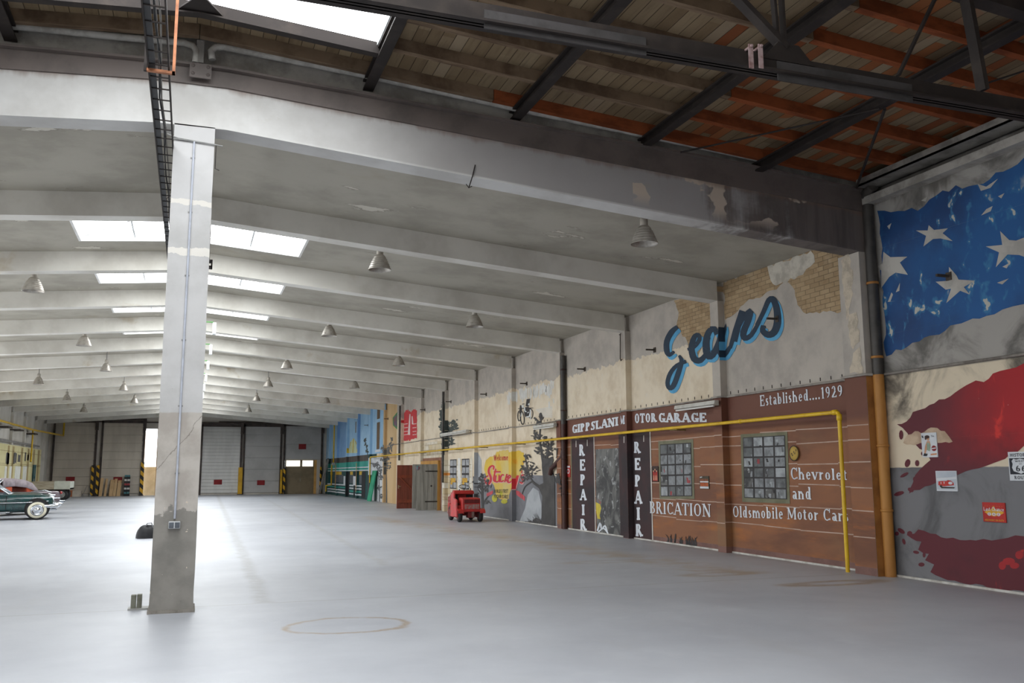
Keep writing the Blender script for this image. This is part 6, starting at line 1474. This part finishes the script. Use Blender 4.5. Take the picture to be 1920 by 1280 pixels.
# ------------------------------------------------------------------ end wall: roller doors, gate, guards
E_ = lambda px, py: onY(px, py, YE)
shm = M('light grey ribbed shutter', '#d6d5d2', '#c6c5c2', .8, .55, stretch=(1, 1, .2)); shw = M('warm grey ribbed shutter', '#cbc2b4', '#b8afa2', .8, .6, stretch=(1, 1, .2)); shd = M('mid grey panel shutter', '#b9b7b5', '#aaa8a6', .7, .6); track = M('dark door track', '#4c413c', '#362e2b', 3, .7); redn = flat('dark red notice', '#8c1f22', '#7c1a1e')
def roller(n, px0, px1, pytop, zbot, m, label, notice, rib):
    x0, x1 = E_(px0, 900).x, E_(px1, 900).x; zt_ = E_((px0+px1)/2, pytop).z
    t = thing('door_%d' % n, label, 'door', ((x0+x1)/2, YE, 0)); del t['category']; t['kind'] = 'structure'
    mb = MB(); z = zbot; h = rib
    while z < zt_-.01:
        z2 = min(z+h, zt_); q = min(.03, h*.2); mb.hexa([(x0, YE-.09, z+.012), (x1, YE-.09, z+.012), (x1, YE-.002, z), (x0, YE-.002, z), (x0, YE-.045, z2), (x1, YE-.045, z2), (x1, YE-.002, z2), (x0, YE-.002, z2)]); z = z2
    mb.build('shutter', m, t)
    mb = MB(); mb.box(x0-.14, x0, YE-.14, YE-.002, 0, zt_+.15); mb.box(x1, x1+.14, YE-.14, YE-.002, 0, zt_+.15); mb.box(x0-.14, x1+.14, YE-.14, YE-.002, zt_, zt_+.2); mb.build('track', track, t)
    mb = MB(); mb.tube([(x0-.1, YE-.22, zt_+.28), (x1+.1, YE-.22, zt_+.28)], .05, n=8); mb.box(x1-.02, x1+.2, YE-.3, YE-.14, zt_-.55, zt_+.35); mb.build('spring_shaft', track, t)
    if notice:
        a, b = E_(*notice[0]), E_(*notice[1]); mb = MB(); mb.box(a.x, b.x, YE-.09, YE-.076, b.z, a.z); mb.build('notice', redn, t)
    return t
roller(2, 98, 174, 792, .18, shw, 'warm grey roller door at the far left of the end wall', ((124, 893.5), (140, 904)), .62)
roller(3, 189, 264, 793, .18, shw, 'warm grey roller door behind the leaning planks', ((213, 894), (229, 905)), .62)
roller(4, 377, 448, 800, .14, shm, 'pale ribbed roller door right of the column', ((401, 899), (416, 908)), .26)
roller(5, 457, 523, 800, .14, shd, 'grey roller door in the middle right of the end wall', ((482, 900), (496, 909)), .9)
rd = roller(6, 533, 600, 799, E_(560, 861).z, shd, 'half raised grey roller door above the brown double gate', ((560, 832), (573.5, 842)), 1.2)
# double gate with lit upper lights
gt = thing('door_7', 'brown double gate with bright glazed top under the raised roller door', 'door', (8.4, YE, 0)); del gt['category']; gt['kind'] = 'structure'
xg0, xg1, xm = 7.14, 9.42, E_(564, 900).x; zg0, zg1 = E_(560, 874).z, E_(560, 861.5).z
gm_ = M('olive-brown gate sheet', '#8d7d63', '#7c6d55', 1.2, .6)
for a, b in ((xg0, xm-.003), (xm+.003, xg1)):
    mb = MB(); mb.box(a, b, YE+.06, YE+.1, .0, zg0-.05); lf = mb.build('gate_leaf', gm_, gt)
    mb = MB(); mb.box(a, a+.09, YE+.05, YE+.11, .03, zg1); mb.box(b-.09, b, YE+.05, YE+.11, .03, zg1); mb.box(a+.001, b-.001, YE+.053, YE+.107, zg0-.07, zg0); mb.box(a+.001, b-.001, YE+.053, YE+.107, zg1-.06, zg1-.001); mb.build('gate_frame', gm_, gt)
    mb = MB(); mb.box(a+.09, b-.09, YE+.075, YE+.085, zg0, zg1-.06); mb.build('pane', glow('daylit gate window', '#fff6e2', 2.2), gt)
mb = MB(); mb.box(xm-.06, xm-.03, YE+.03, YE+.06, 1.0, 1.25); mb.build('handle', chrome, gt)
mb = MB(); mb.box(xg1+.001, 9.62, YE+.02, YE+.12, 0, 2.68); mb.build('jamb', M('pale ochre jamb', '#d6a760', '#c4954f', 2, .6), gt)
# open doorway beside the column with its half gate
ob = thing('door_8', 'narrow open doorway full of daylight left of the column', 'door', (-2.85, YE, 0)); del ob['category']; ob['kind'] = 'structure'
mb = MB(); mb.box(-3.34, -3.26, YE-.06, YE+.3, 0, 5.04); mb.box(-2.42, -2.34, YE-.06, YE+.3, 0, 5.04); mb.build('door_frame', M('pale orange jamb', '#e2b98c', '#d3a778', 2, .6), ob)
mb = MB(); mb.box(-3.26, -2.42, YE+.6, YE+.66, 0, 2.15); mb.build('half_gate', M('cream sheet', '#e0cda8', '#d3bf98', 2, .6), ob)
# yellow and striped guards between the doors
def mat_stripe():
    t = Mat('yellow and black warning stripes', .6); f = ((t.z+t.x*1.0)/.62).fract().gt(.5); t.base(t.mix('#d9a520', '#221f1c', f)); return t.m
stripe = mat_stripe(); yg = M('yellow guard paint', '#d2a21c', '#bd9016', 2, .6)
for px0, px1, pyt, m, nm in ((171, 175.5, 872, stripe, 'black and yellow striped guard right of the far left roller door'), (180.5, 185.5, 872, stripe, 'black and yellow striped guard left of the roller door with planks'), (263, 269.5, 866, stripe, 'black and yellow striped guard beside the bright open doorway'),
                             (446, 454, 876, yg, 'solid yellow guard between the two shut roller doors'), (524.5, 528.5, 880, yg, 'solid yellow guard left of the brown gate'), (530, 534, 876, stripe, 'narrow striped guard at the left jamb of the brown gate'), (598.5, 601.5, 875, stripe, 'narrow striped guard at the right jamb of the brown gate')):
    a, b = E_(px0, 900), E_(px1, 900); zt_ = E_(px0, pyt).z
    t = thing('bumper_guard', nm, 'guard', ((a.x+b.x)/2, YE-.2, 0), 'warning guards on the end wall')
    mb = MB(); mb.box(a.x, b.x, YE-.34, YE-.16, 0, zt_); mb.build('post', m, t, bevel=.02); mb = MB(); mb.box(a.x-.04, b.x+.04, YE-.36, YE-.16, 0, .06); mb.build('base_plate', track, t)
# header steel and pipes above the doors
mb = MB(); mb.box(XL+.4, XW-.7, YE-.1, YE-.002, 5.46, 5.54); mb.box(2.0, 7.0, YE-.14, YE-.002, 5.60, 5.66); o = mb.build('door_header', track); tag(o, 'dark steel header rail above the roller doors', 'rail')
for px in (366, 176, 266, 452, 527): 
    a = E_(px, 850); mb = MB(); mb.box(a.x-.03, a.x+.03, YE-.08, YE-.002, 2.0, 5.5)
    o = mb.build('wall_post', M('pale wall post', '#b3aaa2', '#938a82', 3, .7)); tag(o, {366: 'grey vertical post at the edge of the near column', 176: 'grey vertical post between the two left roller doors', 266: 'grey vertical post beside the bright doorway', 452: 'grey vertical post above the solid yellow guard', 527: 'grey vertical post left of the half raised door'}[px], 'post', 'posts between the roller doors')
# planks leaning, striped crates, box, by the left doors
pine = M('pale pine', '#cfae84', '#bf9c70', 1.5, .7, stretch=(2, 2, .4))
for i, (px0, px1, pyt, nm) in enumerate(((187, 193, 896, 'leftmost pale plank leaning on the roller door'), (197, 201, 897, 'second pale plank leaning on the roller door'), (206, 213, 899, 'broad pine plank in the middle of the leaning planks'), (213.5, 219, 897, 'tall pine plank leaning under the red notice'), (220, 227, 900, 'rightmost pine plank beside the striped crates'))):
    a, b = E_(px0, 915), E_(px1, 915); zt_ = E_(px0, pyt).z; mb = MB()
    mb.hexa([(a.x, YE-.7, 0), (b.x, YE-.7, 0), (b.x, YE-.64, 0), (a.x, YE-.64, 0), (a.x+.04, YE-.2, zt_), (b.x+.04, YE-.2, zt_), (b.x+.04, YE-.14, zt_), (a.x+.04, YE-.14, zt_)])
    o = mb.build('plank', pine); tag(o, nm, 'plank', 'planks leaning on the end doors')
cc = [flat('crate black', '#242528', '#1b1c1f'), flat('crate teal', '#4c7f86', '#3f6f76'), flat('crate white', '#d5d3ce', '#c5c3be'), flat('crate red', '#a8464a', '#96393e')]
a, b = E_(233.5, 915), E_(244, 915)
for i in range(5):
    zA = .31*i; t = thing('crate', 'small striped plastic crate, %s one up in the stack right of the planks' % nth(i), 'crate', ((a.x+b.x)/2, YE-.6, zA), 'stacked striped crates'); w = (b.x-a.x)
    mb = MB(); mb.box(a.x, b.x, YE-.8, YE-.35, zA+.004, zA+.17); mb.build('tray', cc[0], t); mb = MB()
    for u in (.04, .54): mb.box(a.x+w*u, a.x+w*(u+.42), YE-.79, YE-.36, zA+.17, zA+.305)
    mb.build('contents', cc[(1, 2, 3, 2, 1)[i]], t)
a, b = E_(129, 920), E_(155, 920); t = thing('box', 'low white and orange box lying by the far left roller door', 'box', (a.x, YE-.8, 0)); mb = MB(); mb.box(a.x+.35, b.x, YE-1.1, YE-.5, 0, .42); mb.build('carton', flat('off white carton', '#d2c9be', '#c2b8ac'), t, bevel=.02); mb = MB(); mb.box(a.x, a.x+.34, YE-1.1, YE-.5, 0, .45); mb.build('orange_end', flat('orange carton end', '#c4764c', '#b3683f'), t, bevel=.02)
a = E_(163, 920); t = thing('trolley', 'small dark hand trolley frame at the foot of the left doors', 'trolley', (a.x, YE-.6, 0)); mb = MB(); mb.tube([(a.x-.2, YE-.6, .05), (a.x+.0, YE-.4, .75), (a.x+.12, YE-.4, .75), (a.x+.3, YE-.6, .05), (a.x-.2, YE-.6, .05)], .02, n=6); mb.tube([(a.x-.2, YE-.7, .07), (a.x-.2, YE-.5, .07)], .07, n=10); mb.tube([(a.x+.3, YE-.7, .07), (a.x+.3, YE-.5, .07)], .07, n=10); mb.build('frame', greymetal, t)
# grey plank leaning in the right corner
a = onZ(600, 926); b0_ = onY(616, 860, YE-.3); mb = MB(); qa, qb = onY(599, 923, 72.2), onX(615.5, 860, XP-.1); mb.bar(qa, qb, .26, .12, None, (1, 0, 0)); o = mb.build('leaning_beam', M('grey weathered beam', '#8d8a88', '#767371', 2, .8)); tag(o, 'long grey beam leaning in the right corner of the end wall', 'beam')

# ------------------------------------------------------------------ left wall at the far end
L_ = lambda px, py: (lambda p: (p.y, p.z))(onX(px, py, XL))
lm = thing('left_mural', 'pale yellow building front with dark figures painted on the far left wall', 'mural', (XL, 60, 1.5))
def lpaint(pts, layer, m, nm):
    vs = [Vector((*q, 0)) for q in pts]; mb = MB()
    for tri in tessellate_polygon([vs]): mb.face([(XL+.16+.004*layer, vs[i].x, vs[i].y) for i in tri])
    return mb.build(nm, m, lm, fixn=False)
yl = flat('pale yellow mural', '#e2d9a8', '#d5cb96', scale=1); lw_ = flat('white mural paint', '#eeeee6', '#e2e2d8')
lpaint(rect(46, .0, L_(70, 880)[0], L_(30, 836)[1]), 1, yl, 'yellow_front')
lpaint(rect(46, L_(20, 830)[1], L_(70, 830)[0], L_(20, 826)[1]), 1, flat('grey rail paint', '#8f8b86', '#7f7b76'), 'grey_rail')
rr_ = random.Random(8)
for x0, x1, y0, y1 in ((18, 26, 850, 868), (27, 33, 852, 866), (40, 44, 848, 864), (45, 49, 852, 862), (50, 55, 850, 866), (4, 12, 850, 868)):
    a, b = L_(x0, y1), L_(x1, y0); lpaint(jag(rect(a[0], a[1], b[0], b[1]), .1, .3, int(x0)), 2, flat('dark figure paint', '#6b6763', '#55524e', scale=6), 'painted_figure')
for i_, px_ in enumerate((8, 17, 34, 46.5, 57, 66)):
    a, b = L_(px_, 895), L_(px_+1.1, 832); lpaint(rect(a[0], .0, b[0], L_(30, 838)[1]), 2, flat('tan dividing line', '#b5a070', '#a59060'), 'dividing_line')
for py_ in (846, 869, 872):
    a, b = L_(20, py_+.9), L_(20, py_); lpaint(rect(46, a[1], L_(70, 880)[0], b[1]), 2, flat('tan dividing line', '#b5a070', '#a59060'), 'dividing_line')
for x0, x1 in ((1, 7), (10, 16), (21, 33), (36, 45)): a, b = L_(x0, 898), L_(x1, 874); lpaint(rect(a[0], .3, b[0], b[1]), 3, lw_, 'white_panel')
for x0, x1 in ((21, 29),): a, b = L_(x0, 895), L_(x1, 875); lpaint(rect(a[0], a[1], b[0], b[1]), 2, lw_, 'white_door'); a, b = L_(18, 895), L_(21, 875); lpaint(rect(a[0], a[1], b[0], b[1]), 2, flat('dark door gap', '#4f5358', '#444'), 'door_gap') if False else None
# yellow pipe, dark brackets and the teal shelf on the left
Xl = XL+.35; q = lambda px, py: onX(px, py, Xl)
a, b, c, d_e = q(-40, 780), q(0, 788), q(62, 807), q(64, 862)
mb = MB(); mb.tube([(Xl, a.y-12, b.z), (Xl, b.y, b.z), (Xl, c.y, b.z-.0), (Xl, c.y+.1, b.z), (XL+1.0, YE-.4, b.z), (XL+1.0, YE-.4, 5.4)], .06, n=8); mb.tube([(Xl, c.y, b.z), (Xl, c.y, 2.4)], .05, n=8); o = mb.build('gas_pipe', yp); tag(o, 'yellow gas pipe along the far left wall rising beside the end doors', 'pipe')
for px, py, nm in ((3, 792, 'nearest on the far left wall'), (26, 799, 'middle one on the far left wall'), (54, 807, 'farthest on the far left wall')):
    p_ = onX(px, py, XL+.1); mb = MB(); mb.box(XL, XL+.55, p_.y-.6, p_.y+.6, 4.12, 4.2); o = mb.build('wall_bracket', irn); tag(o, 'dark iron shelf bracket under the yellow pipe, '+nm, 'bracket', 'brackets on the left wall')
sx = onY(40, 900, 64).x; t = thing('shelf_unit', 'teal steel shelf unit with boxes against the far left wall', 'shelf', (-9.2, 66, 0)); tm = flat('teal steel', '#5f8790', '#4c737c')
y = 66.5; x0_, x1_ = onY(38.5, 880, y).x, onY(63, 880, y).x; zt_ = onY(50, 871, y).z; x0_ = max(x0_, XL+.2)
mb = MB()
for x in (x0_, x1_-.08):
    for yy_ in (y, y+.6): mb.box(x, x+.08, yy_, yy_+.08, 0, zt_)
mb.build('upright', tm, t); 
for z in (.2, .85, 1.5, zt_-.08): mb = MB(); mb.box(x0_, x1_, y, y+.68, z, z+.06); mb.build('shelf', tm, t)
for i, (u, z, w, h, c_) in enumerate(((.06, .91, .35, .5, '#33302c'), (.5, .91, .38, .42, '#b09a7e'), (.06, 1.56, .35, .35, '#b3a08a'), (.52, 1.56, .4, .4, '#5c5442'))):
    mb = MB(); W_ = x1_-x0_; mb.box(x0_+W_*u, x0_+W_*(u+w), y+.1, y+.6, z, z+h); o = mb.build('box', flat('shelf box %d' % i, c_)); tag(o, ['dark box on the middle shelf of the teal unit', 'tan box on the middle shelf of the teal unit', 'beige box on the upper shelf of the teal unit', 'olive box on the upper shelf of the teal unit'][i], 'box', 'boxes on the teal shelf')
